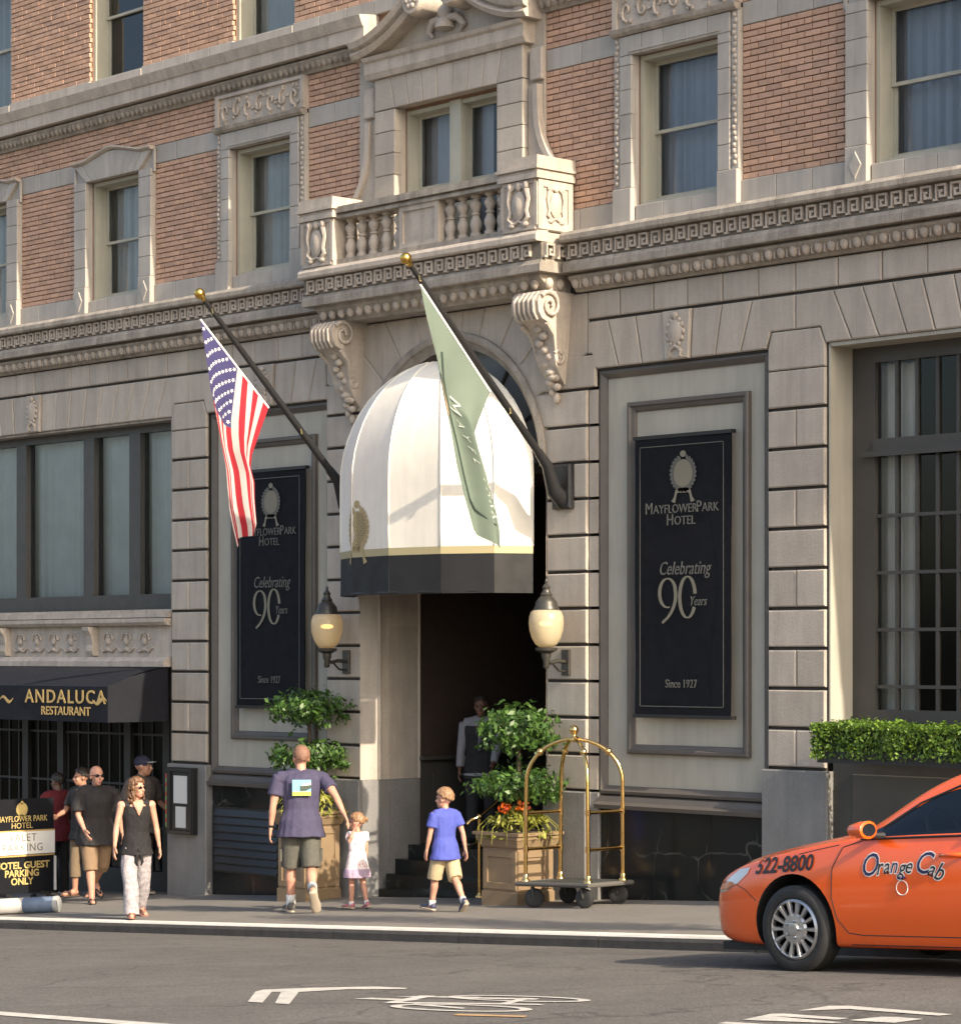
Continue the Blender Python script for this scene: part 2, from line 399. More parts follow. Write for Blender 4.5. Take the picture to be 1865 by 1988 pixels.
# string course below the third floor (runs into the pediment)
def profile_run(x0, x1, prof, mb=None):
    mb = mb or MB(); n = len(prof)
    mb.loft([[(x0, y, z) for y, z in prof], [(x1, y, z) for y, z in prof]])
    return mb
for x0, x1 in ((-15, -1.72), (.80, 12.5)):
    n = round((x1 - x0) / .62); p = (x1 - x0) / n
    for i in range(n):
        a, b = x0 + i * p + .003, x0 + (i + 1) * p - .003
        profile_run(a, b, [(.034, 6.97), (-.20, 6.97), (-.20, 7.12), (-.22, 7.13), (-.26, 7.22), (-.27, 7.245), (.034, 7.285)][::-1]).build('string_course_stone', STONE_P, hotel)
    profile_run(x0, x1, [(.034, 6.80), (-.035, 6.80), (-.06, 6.84), (-.12, 6.92), (-.12, 6.945), (.034, 6.945)][::-1]).build('egg_moulding', STONE_D, hotel)
    mb = MB(); k = int((x1 - x0) / .10)
    for i in range(k):
        mb.ball((x0 + (i + .5) * .10, -.085, 6.875), (.036, .04, .05), 6, 4)
    mb.build('carved_eggs', STONE_D, hotel, 60, kind='stuff')
# main cornice with the key band
def key_mesh():
    mb = MB(); s = .0165
    for x0, x1, z0, z1 in ((-.06, .06, .055, .075), (.042, .06, -.05, .055), (-.02, .042, -.05, -.03), (-.02, 0, -.03, .02), (0, .022, 0, .02), (-.06, -.042, -.075, .055), (-.085, -.06, -.075, -.055)):
        mb.rect(x0, x1, z0, z1, -.215, -.165)
    return mb.mesh('key_ornament', STONE_P)
KEY = key_mesh()
for x0, x1, mir in ((-15, -2.50, 1), (1.50, 12.5, 0)):
    n = round((x1 - x0) / .72); p = (x1 - x0) / n
    for i in range(n):
        a, b = x0 + i * p + .003, x0 + (i + 1) * p - .003
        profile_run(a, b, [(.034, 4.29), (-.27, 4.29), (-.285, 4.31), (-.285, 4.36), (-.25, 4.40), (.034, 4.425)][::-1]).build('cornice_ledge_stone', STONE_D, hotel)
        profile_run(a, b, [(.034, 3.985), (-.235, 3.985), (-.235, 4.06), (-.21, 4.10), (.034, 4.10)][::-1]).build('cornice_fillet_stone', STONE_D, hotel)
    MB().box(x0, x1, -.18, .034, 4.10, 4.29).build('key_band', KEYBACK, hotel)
    profile_run(x0, x1, [(.034, 3.80), (-.03, 3.80), (-.05, 3.82), (-.06, 3.85), (-.15, 3.93), (-.15, 3.955), (.034, 3.955)][::-1]).build('egg_moulding', STONE_D, hotel)
    MB().box(x0, x1, -.11, .034, 3.955, 3.985).build('cornice_groove', KEYBACK, hotel)
    for i in range(int((x1 - x0) / .168)): link('key_ornament', KEY, hotel, (x0 + .12 + i * .168, 0, 4.195))
    mb = MB()
    for i in range(int((x1 - x0) / .155)):
        x = x0 + .07 + i * .155
        mb.ball((x, -.105, 3.885), (.05, .045, .062), 8, 5); mb.box(x + .066, x + .082, -.12, -.06, 3.83, 3.95)
    mb.build('carved_eggs', STONE_P, hotel, 60, kind='stuff')

# --- upper windows ------------------------------------------------------------
def curtain_mb(x0, x1, z0, z1, y, amp=.035, fold=.12, seed=0):
    r = random.Random(seed); ph = r.uniform(0, 6); fold *= r.uniform(.75, 1.6); n = int((x1 - x0) / .016)
    def f(u, v):
        x = x0 + u * (x1 - x0); a = x / fold * 2 * pi
        return (x, y + amp * (.7 + .5 * sin(x * 5 + ph)) * (sin(a + ph) + .6 * sin(2.3 * a + ph * 2 + .4 * v) + .4 * sin(.37 * a + ph)), z0 + v * (z1 - z0))
    return MB().grid(f, n, 3)
def pane(x0, x1, z0, z1, y, m, par): MB().add([(x0, y, z0), (x1, y, z0), (x1, y, z1), (x0, y, z1)], [(0, 1, 2, 3)]).build('pane', m, par)
def sash_window(h, curt, seed, sash_t=.5, depth=.25, open_=0):
    x0, x1, z0, z1 = h
    mb = MB(); t = .05
    # timber box lining the stone opening, set back
    mb.box(x0 + .004, x0 + t, .05, depth + .06, z0, z1); mb.box(x1 - t, x1 - .004, .05, depth + .06, z0, z1)
    mb.box(x0 + t, x1 - t, .05, depth + .06, z1 - t, z1 - .004); mb.box(x0 + t, x1 - t, .07, depth + .06, z0 + .004, z0 + t)
    win = mb.build('window', WOOD, hotel)
    a, b, zz = x0 + t, x1 - t, z0 + (z1 - z0) * sash_t
    for k, (c, d, y) in enumerate(((z0 + t, zz + .02, depth), (zz - .02, z1 - t, depth - .035))):
        m = MB(); r = .045
        m.box(a + .002, a + r, y, y + .03, c, d); m.box(b - r, b - .002, y, y + .03, c, d)
        m.box(a + r, b - r, y, y + .03, c, c + r + (.02 if k == 0 else -.01)); m.box(a + r, b - r, y, y + .03, d - r + .01, d)
        m.build('sash', WOOD, win)
        pane(a + r, b - r, c + r - .02, d - r + .02, y + .015, GLASS, win)
    if curt: curtain_mb(a - .22, b + .16, z0 - .1, z1 + .1, depth + .15, seed=seed).build('curtain', curt, win, 180)
    m = MB(); m.box(x0 - .3, x1 + .3, 1.6, 1.62, z0 - .3, z1 + .3); m.box(x0 - .3, x0 - .28, .35, 1.6, z0 - .3, z1 + .3); m.box(x1 + .28, x1 + .3, .35, 1.6, z0 - .3, z1 + .3); m.box(x0 - .3, x1 + .3, .35, 1.6, z1 + .28, z1 + .3); m.box(x0 - .3, x1 + .3, .35, 1.6, z0 - .3, z0 - .28)
    m.build('room', DARKROOM, win)
    return win
for i, h in enumerate(UP): sash_window(h, CURTS[(1, 1, 1, 1, 2, 2, 2)[i]], i)
for i, h in enumerate(UP3): sash_window(h, [None, CURTS[1], None, CURTS[1], CURT, CURT, CURT][i], 20 + i)
# stone surrounds: jamb blocks, flat or pedimented heads, aprons
def surround(a, ornate):
    y = -.075
    bk = MB().box(a - SUR, a + SUR, -.02, .034, 6.135, 6.36)
    s = bk.build('window_surround', STONE_G, hotel)
    for sg in (-1, 1): MB().box(a + sg * .58, a + sg * SUR, -.02, .034, 4.42, 6.13).build('jamb_backing', STONE_G, s)
    def blk(pts, yf=y, m=STONE_G, nm='surround_block'): MB().poly(pts, yf, -.02, .006, .002).build(nm, m, s)
    R = lambda x0, x1, z0, z1: [(x0, z0), (x1, z0), (x1, z1), (x0, z1)]
    for sg in (-1, 1):
        xo, xi = a + sg * (SUR - (.10 if ornate else 0)), a + sg * .583
        l, r = min(xo, xi), max(xo, xi)
        for k in range(6):
            z0 = 4.78 + k * .25; blk(R(l, r, z0, z0 + .25 if k < 5 else 6.13))
        if ornate:
            xl = a + sg * SUR; l2, r2 = min(xl, xo), max(xl, xo)
            blk(R(l2, r2, 4.78, 6.36), -.055)
            mb = MB()
            for k in range(26): mb.ball(((l2 + r2) / 2 + .012 * sin(k * 1.9), -.062, 4.84 + k * .058), (.026, .016, .027), 6, 4)
            mb.build('carved_leaf_strip', STONE_P, s, 60)
        l, r = min(a + sg * SUR, xi), max(a + sg * SUR, xi)
        blk(R(l, r, 4.42, 4.78), y - .01)
        if not ornate:   # raised diamond on the plinth block and small ears at the head
            cx, cz = (l + r) / 2, 4.60; MB().poly([(cx, cz - .13), (cx + .075, cz), (cx, cz + .13), (cx - .075, cz)], y - .022, y - .008, .006).build('diamond_boss', STONE_G, s)
            e0, e1 = (a + sg * SUR, a + sg * (SUR + .045)); blk(R(min(e0, e1), max(e0, e1), 6.08, 6.38), -.05)
    if ornate:
        for k in range(5): blk(R(a - .75 + k * .30, a - .75 + (k + 1) * .30, 6.13, 6.33))
        MB().box(a - .62, a + .62, y - .012, y + .01, 6.16, 6.175).build('head_fillet', STONE_G, s)
        profile_run(a - SUR, a + SUR, [(-.02, 6.335), (-.09, 6.335), (-.12, 6.36), (-.135, 6.40), (-.02, 6.41)][::-1]).build('head_moulding', STONE_D, s)
        fr = MB(); fr.box(a - SUR, a + SUR, -.05, .034, 6.41, 6.80); fr.box(a - SUR, a - SUR + .06, -.085, -.05, 6.415, 6.795); fr.box(a + SUR - .06, a + SUR, -.085, -.05, 6.415, 6.795); fr.box(a - SUR + .06, a + SUR - .06, -.085, -.05, 6.755, 6.795)
        pn = fr.build('carved_panel', STONE_P, s)
        mb = MB(); rr = random.Random(int(a * 10))
        for k in range(7):
            cx = a - .66 + k * .22; sg = 1 if k % 2 else -1
            pts = [(cx + .085 * (1 - t / 9) * cos(t * .75 * sg + 1.5 * sg), -.062, 6.585 + .115 * (1 - t / 9) * sin(t * .75 * sg + 1.5 * sg)) for t in range(9)]
            mb.tube(pts, [.022 - .0012 * t for t in range(9)], 6)
            for t in range(5):
                an = rr.uniform(0, 6.28); mb.ball((cx + .09 * cos(an), -.058, 6.585 + .13 * sin(an)), (.034, .022, .018), 6, 4, Matrix.Rotation(an, 3, 'Y'))
        mb.build('carved_scrolls', STONE_P, s, 60, kind='stuff')
    else:
        n = 9
        top = lambda x: 6.36 + .12 * max(0, 1 - (abs(x - a) / .62) ** 1.25)
        for k in range(n):
            f0, f1 = -1 + 2 * k / n, -1 + 2 * (k + 1) / n
            blk([(a + f0 * .58, 6.13), (a + f1 * .58, 6.13), (a + f1 * SUR, top(a + f1 * SUR)), (a + f0 * SUR, top(a + f0 * SUR))])
        pts = [(a - SUR - .02 + i * (2 * SUR + .04) / 24,) for i in range(25)]
        MB().loft([[(x, yy, top(x) + zz) for yy, zz in ((-.02, 0), (-.02, .045), (-.115, .045), (-.12, .025), (-.09, 0))] for (x,) in pts]).build('head_moulding', STONE_P, s, 40)
    for k in range(3): MB().rect(a - .57 + k * .38, a - .57 + (k + 1) * .38, 4.42, 4.60, -.03, .3, .005, .002).build('sill_stone', STONE_G, s)
for i, a in enumerate(WAX): surround(a, i in (0, 3, 4))

# --- ground floor ashlar ----------------------------------------------------------
ASH = 'ashlar_block'
def blk(pts, yf=0.0, c=.012, gap=.005, mat=None, nm=ASH, parent=None):
    MB().poly(pts, yf + random.uniform(-.003, .003), .036, c, gap).build(nm, mat or STONE, parent or hotel)
R4 = lambda x0, x1, z0, z1: [(x0, z0), (x1, z0), (x1, z1), (x0, z1)]
RJ = lambda x0, x1, z0, z1: R4(x0, x1, z0 + .022, z1)
def row_a(xs):
    for a, b in zip(xs[:-1], xs[1:]): blk(RJ(a, b, 3.485, 3.79))
fr_ = lambda a, b, n: [a + (b - a) * i / n for i in range(n + 1)]
row_a(fr_(1.63, 4.44, 6)); row_a(fr_(4.44, 12.3, 15)); row_a(fr_(-5.32, -2.63, 6)); row_a(fr_(-14.7, -5.32, 22))
def flat_arch(x0, x1, cen, n, lean, capL, capR, zb=2.985, zt=3.485):
    # voussoirs fanning about the keystone
    tops = fr_(x0 - .02, x1 + .02, n); tops[0] = capL; tops[-1] = capR
    bots = [x0 + (x1 - x0) * i / n for i in range(n + 1)]
    ts = [b - lean * (cen - b) / ((x1 - x0) / 2) for b in bots]; ts[0] = capL; ts[-1] = capR
    for i in range(n):
        pts = [(bots[i], zb), (bots[i + 1], zb), (ts[i + 1], zt), (ts[i], zt)]
        if i == 0: pts = [(x0, zb), (bots[1], zb), (ts[1], zt), (capL, zt), (capL, 3.145), (x0 - .06, 3.145)]
        if i == n - 1: pts = [(bots[i], zb), (x1, zb), (x1 + .06, 3.145), (capR, 3.145), (capR, zt), (ts[i], zt)]
        key = abs((bots[i] + bots[i + 1]) / 2 - cen) < .05
        o_y = -.03 if key else 0.0
        blk(pts, o_y)
flat_arch(1.75, 4.07, 2.91, 7, .22, 1.63, 4.44); flat_arch(-4.93, -2.63, -3.78, 7, .22, -5.31, -2.63)
flat_arch(4.81, 10.95, 7.88, 19, .26, 4.44, 11.3); flat_arch(-11.8, -5.66, -8.73, 19, .26, -12.1, -5.31)
# carved crests on the keystones
def crest_mb(cx, cz, s, y):
    mb = MB()
    mb.lathe([(.001, .0), (.10, 0), (.105, .02), (.08, .035), (.001, .04)], n=18, M=Matrix.Rotation(pi / 2, 3, 'X') @ Matrix.Diagonal((1, 1.25, 1)))
    for k in range(12):
        an = k * pi / 6; mb.ball((.115 * cos(an), -.012, .145 * sin(an)), (.026, .02, .03), 6, 4)
    mb.ball((0, -.02, .175), (.05, .025, .035), 8, 5)
    for sg in (-1, 1): mb.tube([(0, -.012, -.15), (sg * .05, -.015, -.17), (sg * .085, -.012, -.21), (sg * .07, -.012, -.25), (sg * .1, -.012, -.27)], [.022, .022, .02, .016, .01], 6)
    return mb.xform(Matrix.Translation((cx, y, cz)) @ Matrix.Diagonal((s, s, s, 1)))
for cx in (2.91, -3.78, 7.88, -8.73): crest_mb(cx, 3.26, .95, -.03).build('carved_crest', STONE_P, hotel, 50)
# piers
def pier(x0, x1, z_top, step, n, zbase, odd, cap=True, ret=0.0):
    zs = [z_top - step * k for k in range(n + 1)]
    if cap:
        zc = zs[0]; blk([(x0, zc), (x1, zc), (x1, 2.985), (x1 - .07, 3.145), (x0 + .05, 3.145), (x0, 2.985)])
    xm = (x0 + x1) / 2
    for k in range(n):
        if (k + odd) % 2: blk(RJ(x0, xm, zs[k + 1], zs[k])); blk(RJ(xm, x1, zs[k + 1], zs[k]))
        else: blk(RJ(x0, x1, zs[k + 1], zs[k]))
pier(4.09, 4.81, 2.765, .3845, 10, -1.08, 0); pier(-5.66, -4.93, 2.81, .375, 11, -1.32, 0); pier(-12.6, -11.8, 2.81, .375, 11, -1.32, 0); pier(10.95, 11.7, 2.765, .3845, 10, -1.08, 0)
def plinth(x0, x1, zt, yf=-.035): MB().rect(x0, x1, -3.6, zt, yf, .2, .012).build('granite_plinth', GRANITE, hotel)
plinth(4.04, 4.86, -1.085); plinth(-5.70, -4.90, -1.32); plinth(-12.7, -11.75, -1.32); plinth(10.9, 11.8, -1.085)
# entrance piers: courses whose inner edge follows the arch
AC, AZ, AR = -.50, 2.03, 1.52
def arc_x(z): return sqrt(max(AR * AR - (z - AZ) ** 2, 0)) if z > AZ else AR
for sg, xo, xi in ((1, 1.62, 1.02), (-1, -2.63, -2.02)):
    zs = [2.78 - .38 * k for k in range(12)]
    for k in range(-1, 11):
        z1, z0 = (3.14, 2.78) if k < 0 else (zs[k], zs[k + 1])
        xo = (1.75 if k < 0 else 1.62) if sg > 0 else -2.63
        z0 += .022
        inner = [(AC + sg * arc_x(z), z) for z in (z0, (z0 + z1) / 2, z1)] if z1 > AZ else [(xi, z0), (xi, z1)]
        pts = [(xo, z0)] + [(xo, z1)] + inner[::-1]
        if sg < 0: pts = pts[::-1]
        blk(pts)
    lo = min(xo, xi); hi = max(xo, xi)
    MB().rect(lo - .02, hi + .02, -3.6, -1.40, -.04, .2, .012).build('granite_plinth', GRANITE, hotel)
# stepped quoin on the right of the right pier, and mirrored
for sg, x in ((1, 1.62), (-1, -2.63)):
    if sg > 0:
        for k in range(11): blk(RJ(x, x + .13, 2.78 - .38 * (k + 1), 2.78 - .38 * k), .06, .012)
        MB().rect(x, x + .14, -3.6, -1.40, .035, .2, .01).build('granite_plinth', GRANITE, hotel)
# radial stones over the arch
angs = [28, 44, 58, 72, 83, 97, 108, 122, 136, 152]
def ray_box(an):
    c, s_ = cos(an), sin(an); tx = (2.13 if c > 0 else 2.13) / max(abs(c), 1e-6); tz = (3.79 - AZ) / max(s_, 1e-6); t = min(tx, tz)
    return (AC + c * t, AZ + s_ * t)
zc_ = 3.145
for a0, a1 in zip(angs[:-1], angs[1:]):
    n = 4; t0, t1 = radians(a0), radians(a1)
    arc = [(AC + AR * cos(t0 + (t1 - t0) * i / n), AZ + AR * sin(t0 + (t1 - t0) * i / n)) for i in range(n + 1)]
    p0, p1 = ray_box(t0), ray_box(t1)
    out = [p1]
    if p0[1] < 3.78 and p1[1] > 3.78: out = [p1, (AC + 2.13, 3.79)]
    if p1[1] < 3.78 and p0[1] > 3.78: out = [(AC - 2.13, 3.79)] + [p0][:0]; out = [p1, (AC - 2.13, 3.79)]
    pts = arc + out + [p0]
    blk(pts[::-1], c=.012, gap=.003)
# arch moulding, soffit, lunette
mb = MB()
n = 40
for a, b in ((0, 1),):
    rings = []
    for i in range(n + 1):
        an = pi * i / n; c, s_ = cos(an), sin(an)
        rings.append([(AC + r * c, y, AZ + r * s_) for r, y in ((1.53, .034), (1.53, -.03), (1.49, -.05), (1.45, -.03), (1.44, .0), (1.36, .05), (1.36, .5), (1.53, .5))])
    mb.loft(rings[::-1])
mb.build('arch_moulding', STONE_D, hotel, 40)
fan = [(AC, AZ)] + [(AC + 1.37 * cos(pi * i / 24), AZ + 1.37 * sin(pi * i / 24)) for i in range(25)]
lun = MB().poly(fan, .30, .32).build('lunette', M('blue_grey_paint', (.24, .25, .25), .4, var=.08), hotel)
mb = MB()
for i in range(1, 6):
    an = pi * i / 6; mb.tube([(AC, .28, AZ), (AC + 1.36 * cos(an), .28, AZ + 1.36 * sin(an))], .02, 6)
mb.box(AC - 1.37, AC + 1.37, .2, .3, AZ - .06, AZ + .05); mb.build('lunette_bar', OLIVE, lun)
# dark wall behind the lunette and solid spandrels in the backing wall
sp = MB()
for sg in (-1, 1):
    prev = None
    for i in range(13):
        an = pi / 2 * i / 12; p = (AC + sg * 1.5 * cos(an), AZ + 1.5 * sin(an) + .03)
        if prev: 
            q = [(prev[0], prev[1]), (AC + sg * 1.5, prev[1]), (AC + sg * 1.5, p[1]), (p[0], p[1])]
            sp.poly(q if sg > 0 else q[::-1], .04, .3)
        prev = p
sp.build('arch_backing', STONE_D, hotel)
# splayed entrance jambs, deep jambs and granite bases
for sg, xf, xb in ((-1, -2.02, -1.91), (1, 1.02, .92)):
    zb, zt = -1.40, 2.06
    for z0, z1, m, nm, e in ((-1.40, .35, STONE, 'jamb_stone', 0), (.35, 2.06, STONE, 'jamb_stone', 0), (-3.6, -1.403, GRANITE, 'granite_plinth', .015)):
        pts = [(xf, -.0 - e), (xb, .20 - e), (xb, .34), (xf, .34)]
        if sg > 0: pts = [(xf, 0 - e), (xf, .34), (xb, .34), (xb, .2 - e)]
        MB().loft([[(x, y, z0) for x, y in pts], [(x, y, z1) for x, y in pts]]).build(nm, m, hotel)
        x0, x1 = (xb - .15, xb) if sg < 0 else (xb, xb + .15)
        if sg < 0: x1 += e
        else: x0 -= e
        MB().box(x0, x1, .341, .80, z0, z1).build(nm, m, hotel)
    mb = MB(); mb.tube([(xb - sg * .0, .2, -1.4), (xb, .2, 2.06)], .022, 8); mb.tube([(xb, .80, -1.4), (xb, .80, 2.06)], .018, 8); mb.build('jamb_bead', STONE_P, hotel, 60)
# lobby
lob = MB(); X0, X1 = -1.92, .93
lob.box(X0 - .1, X0, .801, 5.5, -1.15, 2.4); lob.box(X1, X1 + .1, .801, 5.5, -3.2, 2.4); lob.box(X0, X1, 5.4, 5.5, -3.2, 2.4); lob.box(X0, X1, .35, 5.5, 2.06, 2.16)
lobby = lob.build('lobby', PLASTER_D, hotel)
lw = MB(); lw.box(X0 - .1, X0 + .02, .801, 5.4, -3.2, -1.19); lw.build('wainscot', OLIVE, lobby)
MB().box(X0, X0 + .10, .79, 5.4, -1.19, -1.15).build('wainscot_ledge', OLIVE, lobby)
for k in range(4): MB().box(X0 + .02, X0 + .035, 1.0 + k * 1.0, 1.8 + k * 1.0, -1.9, -1.35).build('wainscot_panel', OLIVE, lobby)
FLO = -2.16
MB().box(X0, X1, .62, 5.4, -3.2, FLO).build('lobby_floor', MARBLE, lobby)
for k in range(3): MB().box(X0 + .1 * (2 - k), X1, .02 + .20 * k, .62, -3.2, FLO - .155 * (3 - k) + .0).build('step', MARBLE, lobby)
def frame_ring(x0, x1, z0, z1, prof):
    # mitred frame: profile of (inset, y) swept round a rectangle
    rings = [[(x + sx * d, y, z + sz * d) for d, y in prof] for x, z, sx, sz in ((x0, z0, 1, 1), (x1, z0, -1, 1), (x1, z1, -1, -1), (x0, z1, 1, -1))]
    return MB().loft(rings, False, True)
# --- recessed panels with painted mouldings -----------------------------------
for xa, xb in ((1.75, 4.07), (-4.91, -2.63)):
    zt, zb = 2.97, -1.46
    s = MB().rect(xa, xb, zb, zt, .10, .2).build('recessed_panel', SLAB, hotel)
    mb = MB(); t = .085
    mb = frame_ring(xa + .005, xb - .005, zb + .05, zt - .005, [(0, .10), (0, .05), (.03, .04), (.055, .06), (.085, .085), (.085, .10)]); mb.build('outer_moulding', MOULD, s)
    profile_run(xa, xb, [(.10, zb - .10), (-.02, zb - .10), (-.03, zb - .06), (.02, zb - .03), (.04, zb + .02), (.10, zb + .05)][::-1]).build('panel_sill', MOULD, s)
    frame_ring(xa + .40, xb - .27, -.99, 2.61, [(0, .10), (0, .055), (.015, .04), (.04, .04), (.055, .06), (.09, .075), (.10, .085), (.10, .10)]).build('inner_moulding', MOULD, s)
    for k in range(3):
        p = (xb - xa) / 3; MB().rect(xa + k * p, xa + (k + 1) * p, -3.6, zb - .10, .07, .2, .003, .001).build('marble_slab', MARBLE, hotel)
# louvre in the left marble base
lv = MB().box(-4.85, -3.55, .045, .07, -2.62, -1.82).build('louvre', BLACKM, hotel)
for k in range(8): MB().loft([[(x, .046, -2.58 + k * .095), (x, .02, -2.60 + k * .095), (x, .02, -2.59 + k * .095), (x, .046, -2.51 + k * .095)] for x in (-4.82, -3.58)]).build('louvre_slat', BLACKM, lv)
# --- large right window ---------------------------------------------------------
mb = MB(); mb.box(4.83, 4.85, .03, .37, -.62, 2.97); mb.box(10.9, 10.94, .03, .37, -.62, 2.97); mb.box(4.84, 10.9, .03, .37, 2.95, 2.985); mb.build('window_reveal', SLAB, hotel)
mb = MB(); y0, y1 = .36, .46
mb.box(4.85, 5.12, y0, y1, -.62, 2.95); mb.box(5.12, 10.9, y0, y1, 2.80, 2.95); mb.box(10.6, 10.9, y0, y1, -.62, 2.8); mb.box(5.12, 10.6, y0 - .03, y1, 1.92, 2.07); mb.box(5.0, 10.6, y0 - .06, y0 - .03, 1.90, 1.95); mb.box(5.12, 10.6, y0, y1, -.62, -.5)
rw = mb.build('window', OLIVE, hotel)
xs = [5.12 + .238 * k for k in range(24)]
for x in xs[1:]: MB().box(x - .018, x + .018, .385, .43, -.5, 1.92).build('muntin', OLIVE, rw); MB().box(x - .018, x + .018, .385, .43, 2.07, 2.8).build('muntin', OLIVE, rw)
for z in (1.34, .80, .26, -.28): MB().box(5.12, 10.6, .38, .44, z - .016, z + .016).build('muntin', OLIVE, rw)
pane(5.1, 10.6, -.5, 2.8, .408, GLASS_D, rw)
curtain_mb(4.96, 5.46, -.6, 2.8, .60, .04, .11, 3).build('curtain', CURT_W, rw, 180)
m = MB(); m.box(4.7, 11, 3.5, 3.52, -1, 3.1); m.box(4.68, 4.7, .4, 3.5, -1, 3.1); m.box(11, 11.02, .4, 3.5, -1, 3.1); m.box(4.7, 11, .4, 3.5, 3.1, 3.12); m.box(4.7, 11, .4, 3.5, -1.02, -1); m.build('room', DARKROOM, rw)
bulb = MB().ball((7.3, 2.6, .3), .035, 10, 6).build('interior_lamp', M('lit_bulb', (1, .7, .4), emit=((1, .6, .25), 6)), rw)
MB().rect(4.86, 10.9, -3.6, -.64, .06, .2).build('window_apron', OLIVE, hotel)
for k in range(4): MB().rect(5.1 + 1.45 * k, 6.35 + 1.45 * k, -1.75, -1.1, .04, .07, .01).build('apron_panel', OLIVE, hotel)
# --- restaurant bay on the left -------------------------------------------------
mb = MB(); y0, y1 = .22, .34
mb.box(-11.74, -5.69, y0, y1, 2.86, 2.97); mb.box(-11.74, -5.69, y0 - .03, y1, .60, .80)
for x in (-11.74, -10.9, -9.35, -7.75, -6.72): mb.box(x - .12, x + .12, y0 - .02, y1, .80, 2.86)
mb.box(-5.80, -5.69, y0, y1, .8, 2.86)
lw_ = mb.build('window', OLIVE, hotel)
pane(-11.7, -5.7, .8, 2.86, .273, GLASS, lw_)
curtain_mb(-11.7, -5.75, .7, 2.95, .42, .022, .13, 5).build('curtain', CURT_G, lw_, 180)
m = MB(); m.box(-11.9, -5.5, 2.0, 2.02, .4, 3.1); m.box(-11.9, -5.5, .4, 2.0, 3.1, 3.12); m.build('room', DARKROOM, lw_)
fz = MB().box(-11.74, -5.69, .03, .3, -.12, .6)
fz.box(-11.74, -5.69, -.04, .03, .50, .56)
fr = fz.build('frieze', STONE_P, hotel)
profile_run(-11.74, -5.69, [(.03, .40), (-.05, .40), (-.09, .44), (-.09, .49), (.03, .49)][::-1]).build('frieze_moulding', STONE_P, fr); profile_run(-11.74, -5.69, [(.03, -.12), (-.10, -.12), (-.10, -.05), (-.04, .0), (.03, .0)][::-1]).build('frieze_moulding', STONE_P, fr)
for x in (-9.42, -7.36, -11.4):
    MB().loft([[(x - .07, -.02 - d, z), (x + .07, -.02 - d, z), (x + .07, .03, z), (x - .07, .03, z)] for z, d in ((.02, .02), (.08, .05), (.16, .03), (.28, .06), (.34, .10), (.39, .11))]).build('frieze_bracket', STONE_P, fr)
mb = MB()
for x0, n in ((-9.1, 4), (-7.05, 3), (-11.1, 4)):
    for k in range(n):
        x = x0 + k * .40
        for sg in (-1, 1):
            mb.tube([(x + sg * (.02 + .09 * (1 - t / 8) * cos(t * .8)), .02, .22 + .11 * (1 - t / 8) * sin(t * .8)) for t in range(8)], [.018 - .001 * t for t in range(8)], 6)
            mb.tube([(x, .022, .1), (x + sg * .1, .018, .07), (x + sg * .17, .022, .12)], [.022, .02, .012], 6)
        mb.ball((x, .02, .2), (.05, .03, .05), 8, 5); mb.ball((x, .02, .1), (.06, .03, .03), 8, 5)
mb.build('carved_scrolls', STONE_P, fr, 60, kind='stuff')
# shop front under the restaurant awning
mb = MB(); mb.box(-11.7, -5.7, .42, .55, -.5, -.12); mb.box(-11.7, -5.7, .42, .55, -3.6, -2.75)
for x in (-11.6, -9.6, -8.75, -7.2, -6.35): mb.box(x - .07, x + .07, .42, .55, -2.75, -.5)
mb.box(-6.28, -5.68, .43, .55, -2.75, -.5)
sf = mb.build('shop_front', SHOPM, hotel)
for k in range(22):
    x = -11.5 + k * .24
    if x < -6.4: MB().box(x - .012, x + .012, .46, .5, -2.75, -.5).build('muntin', SHOPM, sf)
for z in (-1.0, -1.65, -2.2): MB().box(-11.6, -6.35, .455, .505, z - .014, z + .014).build('muntin', SHOPM, sf)
pane(-11.6, -6.3, -2.75, -.5, .478, GLASS_D, sf)
m = MB(); m.box(-11.9, -5.5, 3.0, 3.02, -3.4, 0); m.box(-11.9, -5.5, .6, 3.0, -.11, -.09); m.box(-11.9, -5.5, .56, 3.0, -3.42, -3.4); m.box(-5.5, -5.48, .5, 3, -3.4, 0); m.build('room', DARKROOM, sf)
mb = MB(); mb.box(-5.70, -5.66, .03, .42, -3.6, -.12); mb.build('shop_reveal', OLIVE, hotel)
mb = MB(); mb.box(-5.70, -5.675, .03, .22, .6, 2.97); mb.box(-11.76, -5.7, .03, .22, 2.96, 2.985); mb.build('window_reveal', STONE_D, hotel)
# --- balcony ------------------------------------------------------------------
bl = MB(); bl.box(-2.42, 1.44, -.48, .03, 4.12, 4.29); balc = bl.build('balcony', STONE_D, hotel)
def bpart(nm, mb, m=STONE_P, sm=None): return mb.build(nm, m, balc, sm)
bpart('balcony_floor', MB().box(-2.40, 1.42, -.46, .03, 4.292, 4.40))
BX0, BX1 = -2.44, 1.46
